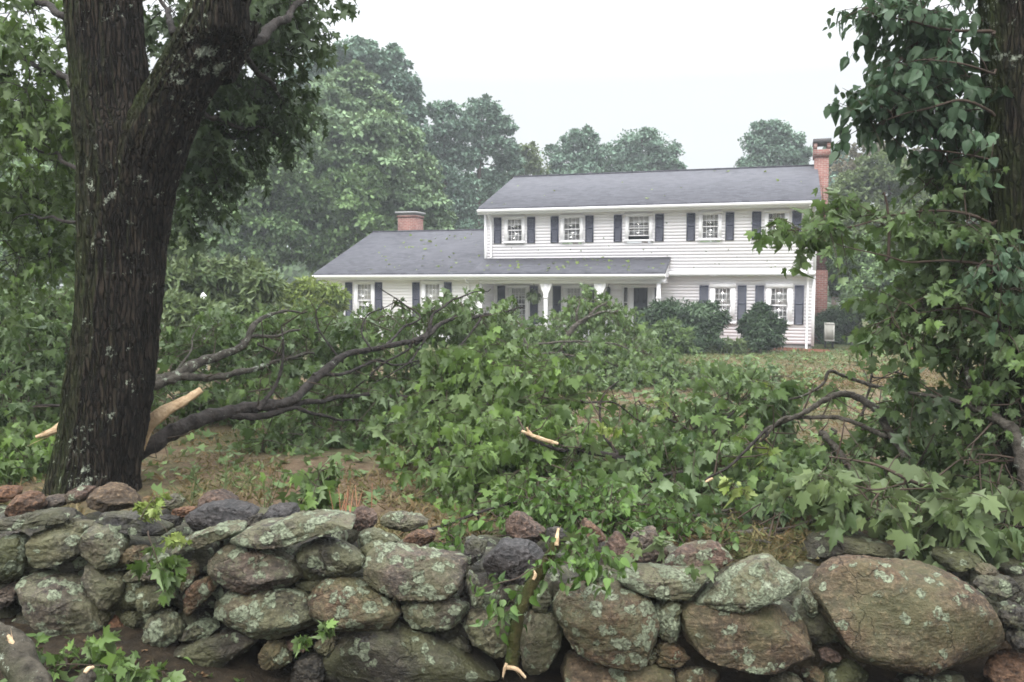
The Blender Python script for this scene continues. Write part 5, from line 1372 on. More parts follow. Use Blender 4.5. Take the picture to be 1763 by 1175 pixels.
FG = 'storm broken branches on the lawn'
def fallen(name, label, lst, bark, sets, torn=(), seed=0, cat='fallen branch', rngseed=None, group=FG, leafmat_=None, sides=10, partname='branch'):
    """a broken branch lying on the lawn: bark part, foliage part, torn wood part"""
    global RNG
    RNG = np.random.default_rng(rngseed or seed + 17)
    b0 = P(*lst[0][0][0]); b0[2] = float(gz(b0[0], b0[1]))
    root = thing(name, label, cat, b0, 0, group)
    gw, gt, gl = Geo(), Geo(), Geo()
    A = limbs(gw, lst, seed, sides)
    for kw in sets: leafy(kw.pop('blobs'), gl, gt, A, prof=True, **kw)
    rr = np.random.default_rng(seed + 5); m_ = min(60, 4 * len(lst) + 10)
    q_ = A[rr.integers(0, len(A), m_)]; e_ = nrm(rr.normal(size=(m_, 3)) + np.array((0.4, -0.2, 0.35))) * rr.uniform(0.08, 0.34, (m_, 1))
    k_ = rr.normal(size=(m_, 3)) * 0.04
    tubes_batch(gt, np.stack([q_, q_ + e_ * 0.4 + k_, q_ + e_ * 0.75 + k_ * 1.6, q_ + e_], 1), rr.uniform(.004, .009, m_), 0.002, 0, 4)
    gw.build(partname, bark, root, origin=b0, smooth=True)
    if gt.n: gt.build('twigs', B_TWIG, root, origin=b0)
    if gl.n: gl.build('foliage', ([leafmat_ or L_MID, L_YEL]), root, origin=b0)
    if torn:
        for k, (pts, w0, w1) in enumerate(torn):
            g = Geo(); splint(g, pts, w0, w1, 0.012 + 0.15 * w0, k)
            g.build('torn_wood', WOOD, root, origin=b0)
    return root

# main limb torn from the big maple
fallen('fallen_limb', 'thick dark limb arching from the big maple, pale torn wood at its butt',
  [([(232, 778, 6.75), (270, 762, 6.8), (300, 742, 6.9), (345, 724, 7.1), (400, 716, 7.4), (445, 708, 7.6), (490, 690, 7.9), (540, 650, 8.4), (590, 618, 8.9), (640, 603, 9.3), (705, 594, 9.9)], .066, .026),
   ([(705, 594, 9.9), (735, 572, 10.2), (765, 560, 10.6), (810, 545, 11), (850, 538, 11.5), (900, 530, 12)], .033, .010),
   ([(715, 592, 10.0), (740, 560, 10.3), (752, 535, 10.5), (800, 508, 11), (845, 498, 11.3)], .022, .006),
   ([(660, 600, 9.5), (690, 570, 9.9), (715, 545, 10.3), (690, 520, 10.5), (655, 497, 10.6)], .016, .006),
   ([(400, 716, 7.4), (450, 720, 7.6), (500, 700, 8.0), (560, 690, 8.6), (640, 680, 9.2), (720, 684, 9.8)], .035, .012),
   ([(445, 706, 7.5), (466, 665, 7.7), (478, 630, 7.8), (486, 590, 7.9), (488, 560, 8.0)], .020, .006),
   ([(540, 648, 8.4), (600, 640, 8.9), (650, 620, 9.4), (700, 625, 9.8), (760, 612, 10.4)], .02, .006),
   ([(705, 594, 9.4), (660, 628, 9.2), (610, 668, 9.0), (580, 700, 8.9)], .012, .005), ([(745, 562, 10), (712, 600, 9.8), (680, 635, 9.6), (640, 660, 9.5)], .014, .005),
   ([(830, 543, 10.8), (800, 585, 10.4), (750, 606, 10.1), (700, 640, 9.9)], .014, .005), ([(590, 618, 8.85), (560, 580, 9.0), (545, 545, 9.2), (560, 515, 9.4)], .012, .004),
   ([(640, 603, 9.25), (620, 570, 9.4), (640, 535, 9.6), (700, 520, 9.8)], .012, .004), ([(470, 700, 7.7), (530, 702, 8.2), (580, 720, 8.5), (640, 730, 9)], .022, .006)],
  B_LIMB,
  [dict(blobs=[(780, 545, 60, 30, 11.2, .6, 50), (850, 545, 60, 36, 11.7, .7, 56), (700, 560, 50, 24, 10.9, .4, 24), (620, 570, 60, 24, 10.4, .4, 26), (640, 645, 80, 34, 10.4, .5, 50),
               (760, 630, 80, 36, 10.9, .6, 60), (850, 610, 70, 44, 11.4, .7, 60), (570, 680, 70, 26, 9.2, .3, 34), (670, 700, 80, 34, 9.7, .5, 54), (530, 750, 80, 34, 8.4, .35, 60), (615, 765, 80, 36, 8.5, .4, 66),
               (460, 765, 40, 24, 8.0, .25, 18), (690, 760, 60, 40, 8.9, .4, 50), (480, 660, 40, 20, 9.0, .3, 12)],
        tpl=MAPLE_S, size=0.125, m=13, length=0.55, hang=1.15)],
  torn=[([(240, 775, 6.68), (256, 733, 6.62), (285, 708, 6.6), (318, 690, 6.62), (347, 671, 6.66)], .060, .034), ([(240, 772, 6.7), (246, 752, 6.69), (262, 728, 6.7), (285, 712, 6.75)], .045, .020)], seed=700)
fallen('fallen_limb', 'grey lichened limb rising to the right from behind the big trunk, with a thinner fork',
  [([(150, 700, 8.6), (200, 685, 8.6), (262, 658, 8.7), (310, 636, 8.9), (370, 610, 9.2), (415, 590, 9.5), (440, 558, 9.7), (470, 540, 10), (530, 537, 10.4)], .075, .010),
   ([(262, 660, 8.7), (300, 648, 8.8), (370, 651, 9.1), (432, 638, 9.5), (480, 618, 9.9), (520, 608, 10.2), (556, 628, 10.5)], .045, .010),
   ([(415, 590, 9.5), (460, 580, 9.8), (510, 576, 10.2), (570, 572, 10.8), (640, 560, 11.4)], .022, .006),
   ([(445, 590, 9.6), (475, 605, 9.8), (500, 622, 10)], .014, .006),
   ([(300, 642, 8.85), (330, 600, 9.2), (345, 560, 9.6)], .014, .005)],
  B_GREY,
  [dict(blobs=[(330, 590, 60, 36, 10.6, .5, 44), (300, 620, 50, 36, 10.3, .5, 30), (400, 560, 60, 28, 10.9, .5, 40), (480, 570, 60, 30, 11.4, .5, 44), (560, 550, 70, 24, 11.8, .6, 46), (520, 600, 60, 30, 11.2, .5, 40),
               (440, 620, 60, 28, 10.8, .4, 40), (370, 685, 60, 26, 9.8, .35, 36), (440, 680, 60, 24, 10.0, .35, 28), (290, 685, 40, 26, 9.3, .3, 20), (640, 550, 50, 20, 12.0, .5, 28)],
        tpl=MAPLE_S, size=0.125, m=13, length=0.55, hang=1.0)], seed=720)
fallen('fallen_limb', 'heaped broken foliage filling the left edge behind the big trunk, pale splinter in front',
  [([(140, 690, 9), (85, 655, 9.1), (40, 648, 9.2), (-20, 640, 9.4), (-90, 620, 9.6)], .04, .02), ([(130, 620, 9.6), (80, 580, 9.9), (20, 560, 10.2), (-40, 550, 10.4)], .03, .01),
   ([(120, 700, 8.4), (70, 700, 8.5), (20, 690, 8.6)], .015, .006)],
  B_LIMB,
  [dict(blobs=[(20, 520, 90, 44, 10.6, .9, 80), (90, 540, 60, 44, 10.4, .9, 66), (30, 590, 90, 40, 9.9, .8, 76), (100, 610, 50, 40, 9.6, .7, 44), (20, 650, 80, 36, 9.3, .6, 56), (20, 700, 90, 40, 8.8, .6, 70),
               (80, 690, 50, 40, 8.9, .5, 40), (100, 490, 60, 40, 11, .9, 50), (-60, 600, 80, 80, 9.6, .8, 50)],
        tpl=MAPLE_S, size=0.125, m=13, length=0.55, hang=1.0)],
  torn=[([(135, 718, 6.9), (110, 732, 6.86), (85, 745, 6.8), (62, 753, 6.76)], .05, .018)], seed=740)
fallen('fallen_branch', 'low bright green broken branch left of the big trunk, just above the wall',
  [([(120, 830, 7.3), (70, 815, 7.2), (20, 800, 7.1), (-40, 790, 7)], .02, .006)], B_TWIG,
  [dict(blobs=[(40, 810, 60, 32, 7.0, .4, 56), (0, 785, 60, 34, 7.3, .4, 40), (80, 780, 40, 26, 7.6, .4, 26), (90, 825, 30, 20, 7.0, .3, 14)], tpl=MAPLE_S, size=0.12, m=13, length=0.4, hang=0.9)], seed=750, leafmat_=L_NEAR)
# rear crown with the upturned grey branch
fallen('fallen_limb', 'farther fallen crown with an upturned forked grey branch in front of the porch',
  [([(955, 625, 15.8), (975, 585, 15.9), (990, 562, 16), (1012, 545, 16.1), (1045, 520, 16.3)], .06, .016), ([(992, 562, 16.0), (990, 540, 16), (996, 515, 16.2)], .026, .010), ([(992, 562, 16), (1030, 540, 16.1), (1060, 536, 16.3)], .026, .008),
   ([(900, 596, 15), (950, 591, 15.2), (1010, 590, 15.4), (1075, 599, 15.6), (1120, 606, 15.8)], .022, .008), ([(905, 612, 14.8), (960, 612, 15), (1030, 620, 15.2), (1080, 634, 15.4)], .02, .008),
   ([(905, 600, 14.9), (898, 570, 15), (900, 545, 15.2)], .026, .012)],
  B_GREY,
  [dict(blobs=[(1010, 515, 52, 26, 17.4, .8, 70), (1060, 545, 60, 34, 17.4, 1, 80), (1090, 590, 80, 36, 17, 1, 100), (960, 565, 40, 30, 17.2, .6, 40), (890, 560, 40, 40, 16, .8, 50), (925, 605, 44, 36, 16, .6, 50),
               (1010, 610, 80, 40, 16, .9, 90), (1100, 630, 80, 40, 15.6, .9, 100), (1030, 650, 90, 30, 15, .8, 90), (940, 650, 60, 30, 14.6, .7, 60), (1160, 650, 60, 24, 15, .7, 50), (870, 610, 50, 40, 15, .8, 44)],
        tpl=MAPLE_S, size=0.135, m=14, length=0.7, hang=1.1, lat=0.13)], seed=760)
fallen('fallen_branch', 'small scattered leafy branch lying flat on the lawn right of the rear crown',
  [([(1200, 668, 14), (1240, 660, 14.4), (1300, 655, 15), (1360, 650, 15.5)], .02, .006)], B_TWIG,
  [dict(blobs=[(1210, 660, 50, 16, 14.5, .6, 34), (1270, 652, 50, 16, 15, .6, 34), (1330, 645, 46, 14, 15.5, .6, 26), (1180, 680, 40, 12, 13.6, .5, 20)], tpl=MAPLE_S, size=0.13, m=12, length=0.5, hang=0.6)], seed=770)
# central fan of maple leaves in the foreground
fallen('fallen_branch', 'tall fan of hanging maple leaves in the centre with a small splintered stub',
  [([(1160, 830, 6.2), (1080, 800, 6.4), (1000, 770, 6.6), (940, 720, 6.9), (880, 660, 7.3), (840, 610, 7.7), (820, 590, 8)], .026, .007),
   ([(1005, 775, 6.4), (975, 770, 6.15), (955, 765, 6.05), (905, 746, 6.0)], .016, .012), ([(1000, 770, 6.6), (940, 790, 6.4), (870, 790, 6.4), (800, 800, 6.5), (740, 790, 6.7)], .014, .005),
   ([(940, 720, 6.9), (880, 715, 7.0), (800, 690, 7.3), (740, 690, 7.6)], .014, .005), ([(880, 660, 7.3), (900, 620, 7.7), (930, 605, 8)], .01, .004),
   ([(1080, 800, 6.4), (1040, 740, 6.6), (1030, 690, 6.8), (1060, 660, 7)], .012, .004), ([(1000, 690, 7), (1060, 700, 7.2), (1110, 730, 7.3)], .009, .004),
   ([(740, 912, 5.2), (790, 892, 5.2), (850, 872, 5.25), (900, 860, 5.3)], .009, .006)],
  B_LIMB,
  [dict(blobs=[(830, 620, 70, 34, 7.8, .4, 40), (880, 640, 90, 40, 7.5, .4, 56), (790, 670, 70, 44, 7.6, .4, 56), (900, 690, 80, 44, 7.1, .4, 56), (830, 730, 90, 44, 7.0, .4, 70), (760, 760, 60, 50, 7.0, .4, 44),
               (920, 760, 80, 44, 6.6, .4, 56), (850, 810, 90, 50, 6.3, .4, 66), (950, 830, 80, 44, 6.1, .35, 54), (790, 850, 60, 44, 6.1, .3, 36), (880, 870, 80, 30, 5.8, .3, 40)],
        tpl=MAPLE, size=0.115, m=10, length=0.5, hang=1.6, lat=0.09)],
  torn=[([(960, 764, 6.0), (935, 757, 5.97), (912, 748, 5.96), (898, 742, 5.96)], .016, .010), ([(918, 752, 5.97), (910, 742, 5.97), (907, 736, 5.97)], .012, .006)], seed=780, leafmat_=L_NEAR)
fallen('fallen_branch', 'bushy maple branch of mid green leaves right of the centre fan',
  [([(1300, 900, 5.9), (1250, 830, 6.3), (1210, 770, 6.8), (1170, 730, 7.2), (1100, 690, 7.8)], .022, .006), ([(1250, 830, 6.3), (1180, 820, 6.2), (1110, 840, 6.1), (1050, 870, 6)], .014, .005),
   ([(1210, 770, 6.8), (1250, 720, 7), (1290, 680, 7.3)], .012, .004), ([(1215, 828, 5.75), (1250, 802, 5.8), (1290, 778, 5.9), (1320, 752, 6.0)], .009, .012)],
  B_LIMB,
  [dict(blobs=[(1120, 715, 50, 24, 7.6, .4, 16), (1190, 735, 60, 30, 7.1, .4, 34), (1270, 690, 56, 40, 7.3, .4, 36), (1290, 645, 46, 22, 7.8, .4, 22), (1090, 790, 60, 40, 6.7, .4, 36), (1160, 800, 70, 40, 6.4, .4, 40),
               (1250, 790, 60, 40, 6.4, .4, 32), (1060, 855, 60, 36, 6.0, .3, 30), (1150, 865, 70, 32, 5.9, .3, 32), (1240, 875, 70, 28, 5.8, .3, 28)],
        tpl=MAPLE, size=0.115, m=10, length=0.5, hang=1.4, lat=0.09),
   dict(blobs=[(1285, 650, 20, 8, 7.4, .1, 3), (1290, 758, 24, 10, 6.1, .1, 4), (1355, 800, 14, 6, 6, .08, 2), (1260, 845, 30, 14, 5.7, .1, 3), (1150, 700, 20, 10, 7.0, .1, 2), (1080, 740, 20, 10, 6.4, .1, 2)], tpl=MAPLE, size=0.085, m=6, length=0.22, hang=0.6, lat=0.05, lmat=1)],
  torn=[([(1226, 824, 5.74), (1220, 827, 5.73), (1214, 830, 5.72)], .010, .006)], seed=790, leafmat_=L_MID)
# grey bare branches and big pale leaves at the right
fallen('fallen_branch', 'bare bent grey branch network over the brown lawn at the right',
  [([(1588, 838, 5.9), (1561, 774, 6.1), (1537, 733, 6.3), (1512, 703, 6.4), (1472, 678, 6.5), (1431, 684, 6.5), (1382, 709, 6.5), (1325, 737, 6.6), (1280, 760, 6.7)], .036, .010),
   ([(1525, 750, 6.2), (1472, 737, 6.3), (1423, 725, 6.4), (1365, 725, 6.5), (1341, 737, 6.5), (1300, 776, 6.5), (1240, 815, 6.5)], .018, .009),
   ([(1525, 670, 6.8), (1484, 652, 6.9), (1439, 645, 6.9), (1423, 668, 6.9), (1361, 680, 6.9), (1300, 690, 7)], .016, .006),
   ([(1476, 790, 6.9), (1488, 717, 7.0), (1500, 664, 7.0), (1506, 602, 7.0)], .012, .007), ([(1500, 645, 7), (1530, 643, 7), (1560, 636, 7)], .007, .003),
   ([(1410, 745, 6.3), (1450, 780, 6.2), (1475, 815, 6.1), (1478, 850, 6.0)], .025, .02), ([(1431, 738, 6.4), (1400, 770, 6.4), (1370, 790, 6.4)], .010, .005)],
  B_GREY,
  [dict(blobs=[(1480, 625, 40, 26, 7.0, .3, 16), (1400, 655, 40, 26, 7, .3, 12), (1330, 690, 40, 30, 7, .3, 18), (1540, 700, 36, 26, 6.5, .3, 12), (1400, 800, 70, 34, 6.3, .4, 34), (1500, 790, 70, 34, 6.3, .4, 34),
               (1330, 830, 70, 36, 6.1, .4, 40), (1440, 850, 70, 34, 6.0, .4, 36), (1560, 720, 30, 30, 6.4, .3, 10)],
        tpl=MAPLE, size=0.115, m=9, length=0.35, hang=1.0, lat=0.09)], seed=800, leafmat_=L_MID)
fallen('fallen_branch', 'broken branch of large pale green maple leaves over the right wall',
  [([(1790, 905, 5.0), (1720, 880, 5.1), (1650, 850, 5.2), (1570, 830, 5.2), (1500, 800, 5.3), (1430, 790, 5.35)], .018, .005), ([(1570, 830, 5.2), (1520, 850, 5.1), (1470, 840, 5.1)], .007, .004),
   ([(1800, 790, 5.3), (1720, 800, 5.3), (1660, 800, 5.3)], .010, .004)],
  B_TWIG,
  [dict(blobs=[(1420, 825, 40, 26, 5.3, .2, 8), (1480, 845, 46, 26, 5.2, .2, 9), (1530, 880, 46, 28, 5.1, .2, 8), (1620, 860, 56, 30, 5.1, .25, 11), (1680, 895, 56, 30, 5.0, .2, 12), (1740, 905, 36, 34, 5.0, .2, 9),
               (1720, 830, 46, 28, 5.3, .25, 8)],
        tpl=MAPLE, size=0.15, m=7, length=0.32, hang=1.2, lat=0.13)], seed=810, leafmat_=L_LIGHT)
fallen('fallen_branch', 'dark low tangle of twigs and leaves behind the right end of the wall',
  [([(1160, 930, 5.4), (1230, 912, 5.4), (1300, 905, 5.4), (1350, 912, 5.4), (1420, 905, 5.5)], .016, .012), ([(1260, 945, 5.3), (1340, 925, 5.4), (1420, 890, 5.5), (1480, 880, 5.6)], .02, .014),
   ([(1300, 960, 5.2), (1370, 930, 5.25), (1450, 915, 5.3), (1560, 905, 5.4)], .010, .006), ([(1180, 905, 5.6), (1250, 885, 5.7), (1320, 860, 5.8)], .012, .005)],
  B_GREY,
  [dict(blobs=[(1300, 900, 80, 26, 5.6, .3, 40), (1420, 900, 80, 26, 5.6, .3, 40), (1540, 900, 80, 30, 5.6, .3, 44), (1640, 900, 80, 34, 5.6, .3, 44), (1180, 905, 80, 24, 5.6, .3, 40), (1700, 860, 70, 50, 5.9, .4, 40), (1600, 820, 70, 40, 6.2, .4, 34),
               (1650, 770, 50, 36, 6.8, .4, 22), (1730, 760, 46, 60, 6.6, .4, 36), (1540, 830, 60, 36, 6.4, .4, 28)],
        tpl=MAPLE_S, size=0.115, m=10, length=0.35, hang=0.8)], seed=820, leafmat_=L_SHADE)
# lichened limb hanging at the right edge
fallen('fallen_limb', 'lichen whitened limb leaning down at the right edge beside the dark trunk',
  [([(1775, 905, 5.15), (1762, 840, 5.2), (1754, 774, 5.3), (1733, 746, 5.35), (1709, 729, 5.4), (1668, 703, 5.5), (1627, 686, 5.6), (1566, 676, 5.8)], .045, .010),
   ([(1709, 727, 5.4), (1685, 690, 5.5), (1664, 655, 5.6), (1660, 600, 5.8), (1668, 540, 5.9)], .020, .008)],
  B_GREY,
  [dict(blobs=[(1650, 650, 50, 40, 5.9, .3, 22), (1700, 640, 50, 60, 5.8, .3, 30), (1640, 580, 60, 50, 6, .4, 34), (1590, 690, 30, 20, 5.8, .2, 6)], tpl=MAPLE, size=0.115, m=9, length=0.4, hang=1.1)], seed=830, leafmat_=L_SHADE)
# ---------------------------------------------------------------- right hand tree, wrapped in vines
RNG = np.random.default_rng(60)
rb = P(1775, 800, 5.6); rb[2] = float(gz(rb[0], rb[1]))
rt = thing('old_tree', 'dark straight trunk at the right edge, hung with broad vine leaves', 'tree', rb)
g = Geo()
trunk_mesh(g, [(960, 1700, 1880), (880, 1712, 1862), (700, 1722, 1850), (500, 1718, 1846), (350, 1712, 1842), (200, 1704, 1838), (0, 1698, 1834), (-300, 1690, 1810), (-600, 1690, 1780)], 5.6, 601)
g.build('trunk', B_TRUNK, rt, origin=rb, smooth=True)
gl, gw = Geo(), Geo()
A = limbs(gw, [([(1710, 60, 5.5), (1640, 50, 5.5), (1560, 40, 5.6), (1490, 20, 5.7)], .010, .003), ([(1712, 200, 5.5), (1640, 170, 5.4), (1570, 190, 5.5), (1520, 215, 5.6)], .010, .003), ([(1715, 120, 5.5), (1650, 110, 5.3), (1590, 100, 5.4)], .008, .003),
               ([(1715, 380, 5.5), (1650, 370, 5.5), (1560, 380, 5.6), (1460, 400, 5.7), (1370, 400, 5.8)], .010, .003), ([(1716, 460, 5.5), (1640, 450, 5.5), (1540, 460, 5.6), (1440, 420, 5.7)], .010, .003),
               ([(1712, 280, 5.5), (1660, 270, 5.5), (1600, 260, 5.6)], .008, .003), ([(1720, 560, 5.5), (1650, 540, 5.5), (1580, 540, 5.6)], .010, .003), ([(1525, 450, 5.6), (1530, 400, 5.6), (1520, 335, 5.6)], .010, .006)], 610)
leafy([(1505, 15, 30, 14, 5.7, .15, 12), (1560, 25, 50, 26, 5.7, .25, 26), (1505, 205, 22, 16, 5.7, .12, 10), (1545, 130, 30, 24, 5.7, .2, 12), (1640, 40, 50, 44, 5.8, .25, 24), (1590, 105, 56, 40, 5.7, .3, 34), (1645, 140, 40, 56, 5.8, .25, 28), (1560, 175, 46, 30, 5.7, .25, 22), (1530, 200, 32, 18, 5.7, .15, 10),
       (1620, 205, 52, 34, 5.8, .25, 26), (1660, 255, 30, 36, 5.9, .2, 14), (1610, 270, 36, 20, 5.8, .2, 8), (1640, -60, 90, 50, 5.9, .3, 24)],
      gl, gw, A, OVATE, 0.105, 12, 0.42, 0.9, lat=0.07)
leafy([(1712, 250, 12, 20, 5.2, .05, 2), (1730, 480, 36, 50, 5.2, .1, 12), (1700, 430, 36, 40, 5.3, .15, 10)], gl, gw, A, OVATE, 0.09, 7, 0.25, 0.8, lat=0.06)
gl.build('vine_foliage', L_VINE, rt, origin=rb)
gl = Geo()
leafy([(1378, 398, 30, 14, 5.8, .12, 9), (1430, 392, 40, 18, 5.8, .2, 12), (1520, 385, 44, 20, 5.7, .3, 7), (1610, 390, 56, 40, 5.7, .3, 26), (1450, 354, 26, 10, 5.8, .15, 6), (1640, 470, 40, 34, 5.8, .3, 24), (1670, 340, 36, 50, 6.0, .3, 26), (1650, 410, 44, 40, 6.0, .3, 24), (1600, 500, 44, 30, 6.0, .3, 18), (1690, 560, 44, 50, 5.9, .3, 26), (1560, 560, 40, 22, 6.0, .2, 10), (1690, 660, 44, 50, 5.8, .3, 24), (1660, 440, 44, 50, 5.8, .3, 30),
       (1560, 530, 44, 22, 5.8, .3, 10), (1640, 530, 56, 40, 5.7, .3, 28), (1730, 580, 40, 60, 5.5, .3, 34), (1525, 560, 34, 26, 5.8, .2, 8), (1620, 330, 40, 34, 5.8, .3, 18), (1745, 690, 36, 60, 5.5, .3, 26), (1710, 780, 40, 50, 5.7, .3, 26), (1600, 590, 40, 30, 5.9, .2, 10)],
      gl, gw, A, MAPLE, 0.092, 9, 0.42, 1.2, lat=0.08)
gl.build('crown', L_MID, rt, origin=rb); gw.build('branch', B_TWIG, rt, origin=rb, smooth=True)

# ---------------------------------------------------------------- low plants, branches and sprigs at the wall
def plant(name, label, cat, base, sets, stems, leafm, seed, group=None, bark=None):
    global RNG
    RNG = np.random.default_rng(seed)
    b0 = P(*base)
    root = thing(name, label, cat, b0, 0, group)
    gl, gw = Geo(), Geo()
    A = limbs(gw, stems, seed, 5) if stems else np.array([b0])
    for kw in sets: leafy(kw.pop('blobs'), gl, gw, A, **kw)
    gl.build('foliage', leafm, root, origin=b0); gw.build('stem', bark or B_TWIG, root, origin=b0, smooth=True)
    return root
plant('vine_plant', 'bushy vine with small oval leaves along the back of the wall at the centre', 'vine', (980, 930, 5.1),
      [dict(blobs=[(960, 860, 80, 34, 5.3, .25, 50), (1050, 880, 80, 34, 5.3, .25, 50), (1000, 910, 90, 22, 5.1, .2, 40), (900, 890, 70, 24, 5.2, .2, 34), (1130, 900, 80, 26, 5.3, .2, 40), (1210, 930, 70, 18, 5.2, .2, 26), (790, 930, 40, 20, 4.95, .12, 14)], tpl=OVATE, size=0.07, m=10, length=0.26, hang=0.55, lat=0.05)],
      [([(980, 945, 5.1), (960, 900, 5.2), (930, 870, 5.3)], .006, .003), ([(985, 945, 5.1), (1040, 910, 5.2), (1080, 880, 5.3)], .006, .003), ([(1000, 945, 5.1), (1100, 930, 5.2), (1200, 930, 5.2)], .005, .003), ([(970, 945, 5.1), (880, 920, 5.1), (790, 930, 4.95)], .005, .003)], L_OVATE, 71)
plant('vine_plant', 'oval leaved vine twining on the mossy branch in front of the wall', 'vine', (930, 1000, 3.98),
      [dict(blobs=[(880, 1020, 36, 16, 3.94, .06, 9), (870, 1050, 24, 16, 3.92, .05, 6), (960, 960, 40, 26, 4.02, .08, 12), (1020, 960, 40, 22, 4.05, .08, 11), (1040, 985, 26, 16, 3.98, .06, 6), (990, 940, 40, 14, 4.1, .08, 8)], tpl=OVATE, size=0.062, m=7, length=0.13, hang=0.6, lat=0.04, twig=0.002, link_r=0.003)],
      [([(1030, 975, 4.0), (980, 960, 4.0), (930, 985, 3.97), (900, 1010, 3.95), (870, 1020, 3.93), (830, 1030, 3.93)], .004, .002)], L_OVATE, 72)
plant('maple_sprig', 'wilted sprig of dark maple leaves dropped on the left part of the wall', 'leaf sprig', (262, 940, 4.08),
      [dict(blobs=[(268, 962, 22, 20, 4.05, .05, 5), (285, 980, 14, 12, 4.04, .03, 3)], tpl=MAPLE, size=0.085, m=6, length=0.10, hang=1.2, lat=0.03, twig=0.002, link_r=0.003)],
      [([(255, 915, 4.12), (265, 940, 4.08), (275, 965, 4.06), (300, 975, 4.05)], .003, .002)], L_NEAR, 73)
plant('maple_sprig', 'pale yellow green maple seedlings on top of the wall near the left', 'leaf sprig', (255, 880, 4.35),
      [dict(blobs=[(255, 882, 24, 12, 4.35, .05, 6), (265, 862, 10, 8, 4.4, .03, 3), (290, 925, 20, 8, 4.1, .04, 4)], tpl=MAPLE, size=0.055, m=6, length=0.08, hang=0.4, lat=0.03, twig=0.002, link_r=0.003)],
      [([(250, 895, 4.33), (258, 875, 4.36), (268, 858, 4.4)], .003, .002)], L_YEL, 74)
plant('maple_sprig', 'small leafy maple sprig standing behind the wall left of the dry stalks', 'leaf sprig', (548, 880, 5.3),
      [dict(blobs=[(545, 830, 36, 24, 5.5, .15, 16), (560, 865, 26, 16, 5.4, .12, 8)], tpl=MAPLE_S, size=0.115, m=8, length=0.26, hang=1.1)],
      [([(515, 885, 5.3), (530, 855, 5.4), (548, 825, 5.5)], .008, .004)], L_NEAR, 75)
plant('maple_sprig', 'broad fresh maple leaves lying flat on the pink stones at the centre right', 'leaf sprig', (1120, 935, 4.3),
      [dict(blobs=[(1130, 938, 26, 10, 4.3, .05, 3), (1000, 932, 24, 10, 4.3, .05, 3), (1090, 945, 16, 8, 4.25, .04, 2), (1205, 968, 12, 6, 4.2, .04, 2)], tpl=MAPLE, size=0.11, m=3, length=0.10, hang=0.5, lat=0.03, twig=0.002, link_r=0.002)],
      [([(1080, 905, 4.45), (1110, 925, 4.35), (1140, 932, 4.3)], .003, .002)], L_LIGHT, 76)
plant('maple_sprig', 'dark leaf sprig hanging low between the stones at the bottom left', 'leaf sprig', (165, 1120, 3.8),
      [dict(blobs=[(170, 1120, 26, 14, 3.85, .06, 6), (90, 1135, 30, 12, 3.75, .06, 6), (260, 1155, 26, 12, 3.75, .06, 5), (215, 1160, 26, 10, 3.7, .05, 4)], tpl=MAPLE, size=0.085, m=6, length=0.12, hang=0.5, lat=0.04, twig=0.002, link_r=0.003)],
      [([(60, 1150, 3.7), (120, 1140, 3.75), (200, 1150, 3.75)], .003, .002)], L_NEAR, 77)
plant('maple_sprig', 'two small leaf tufts growing from a joint low in the middle of the wall', 'leaf sprig', (540, 1098, 3.95),
      [dict(blobs=[(530, 1103, 10, 8, 3.93, .03, 3), (555, 1092, 16, 8, 3.93, .03, 4)], tpl=MAPLE, size=0.06, m=5, length=0.07, hang=0.5, lat=0.02, twig=0.002, link_r=0.002)],
      [([(545, 1100, 3.98), (550, 1095, 3.95), (556, 1090, 3.93)], .002, .001)], L_NEAR, 78)
# mossy broken branch leaning on the wall
def log(name, label, pts, r0, r1, bark, torn, seed, cat='broken branch', group=None):
    w = PP(pts); b0 = w[0]
    root = thing(name, label, cat, b0, 0, group)
    g = Geo(); tube(g, w, [r0, r0 * .95, r1], 18, 0, 0.09, seed, n=40); g.build('bark', bark, root, origin=b0, smooth=True)
    if torn:
        for k, (p, a, b) in enumerate(torn):
            g = Geo(); splint(g, p, a, b, 0.010, seed + k)
            g.build('torn_wood', WOOD, root, origin=b0)
    return root
log('broken_branch', 'mossy broken branch leaning over the wall face, splintered at both ends',
    [(882, 1150, 3.86), (884, 1110, 3.88), (892, 1065, 3.91), (915, 1010, 3.96), (940, 970, 4.02), (958, 935, 4.10)], .031, .024, B_MOSS,
    [([(958, 940, 4.06), (959, 925, 4.08), (961, 912, 4.12)], .014, .006), ([(868, 1148, 3.83), (890, 1152, 3.83), (905, 1166, 3.83)], .012, .006), ([(872, 1142, 3.83), (868, 1155, 3.83), (866, 1165, 3.83)], .010, .004), ([(918, 998, 3.925), (922, 990, 3.93), (920, 983, 3.94)], .010, .004)], 81)
log('broken_log', 'lichened broken log lying in the bottom left corner', [(-60, 1090, 3.55), (10, 1105, 3.5), (40, 1150, 3.4), (75, 1215, 3.2)], .066, .06, B_LOG,
    [([(28, 1122, 3.42), (22, 1108, 3.43), (16, 1094, 3.45)], .018, .006)], 82)
log('broken_log', 'short lichened log stub with torn white end at the bottom left', [(120, 1200, 3.4), (140, 1178, 3.45), (152, 1160, 3.5)], .038, .032, B_LOG,
    [([(146, 1160, 3.46), (153, 1151, 3.48), (160, 1148, 3.5)], .012, .005)], 83)
# fallen small chunk of wood in the rear lawn
log('broken_log', 'short dark log lying on the lawn below the rear fallen crown', [(945, 694, 13.0), (960, 691, 13.0), (975, 689, 13.05)], .07, .06, B_LIMB, [([(948, 694, 12.9), (943, 694, 12.92), (938, 695, 12.95)], .04, .02)], 84)
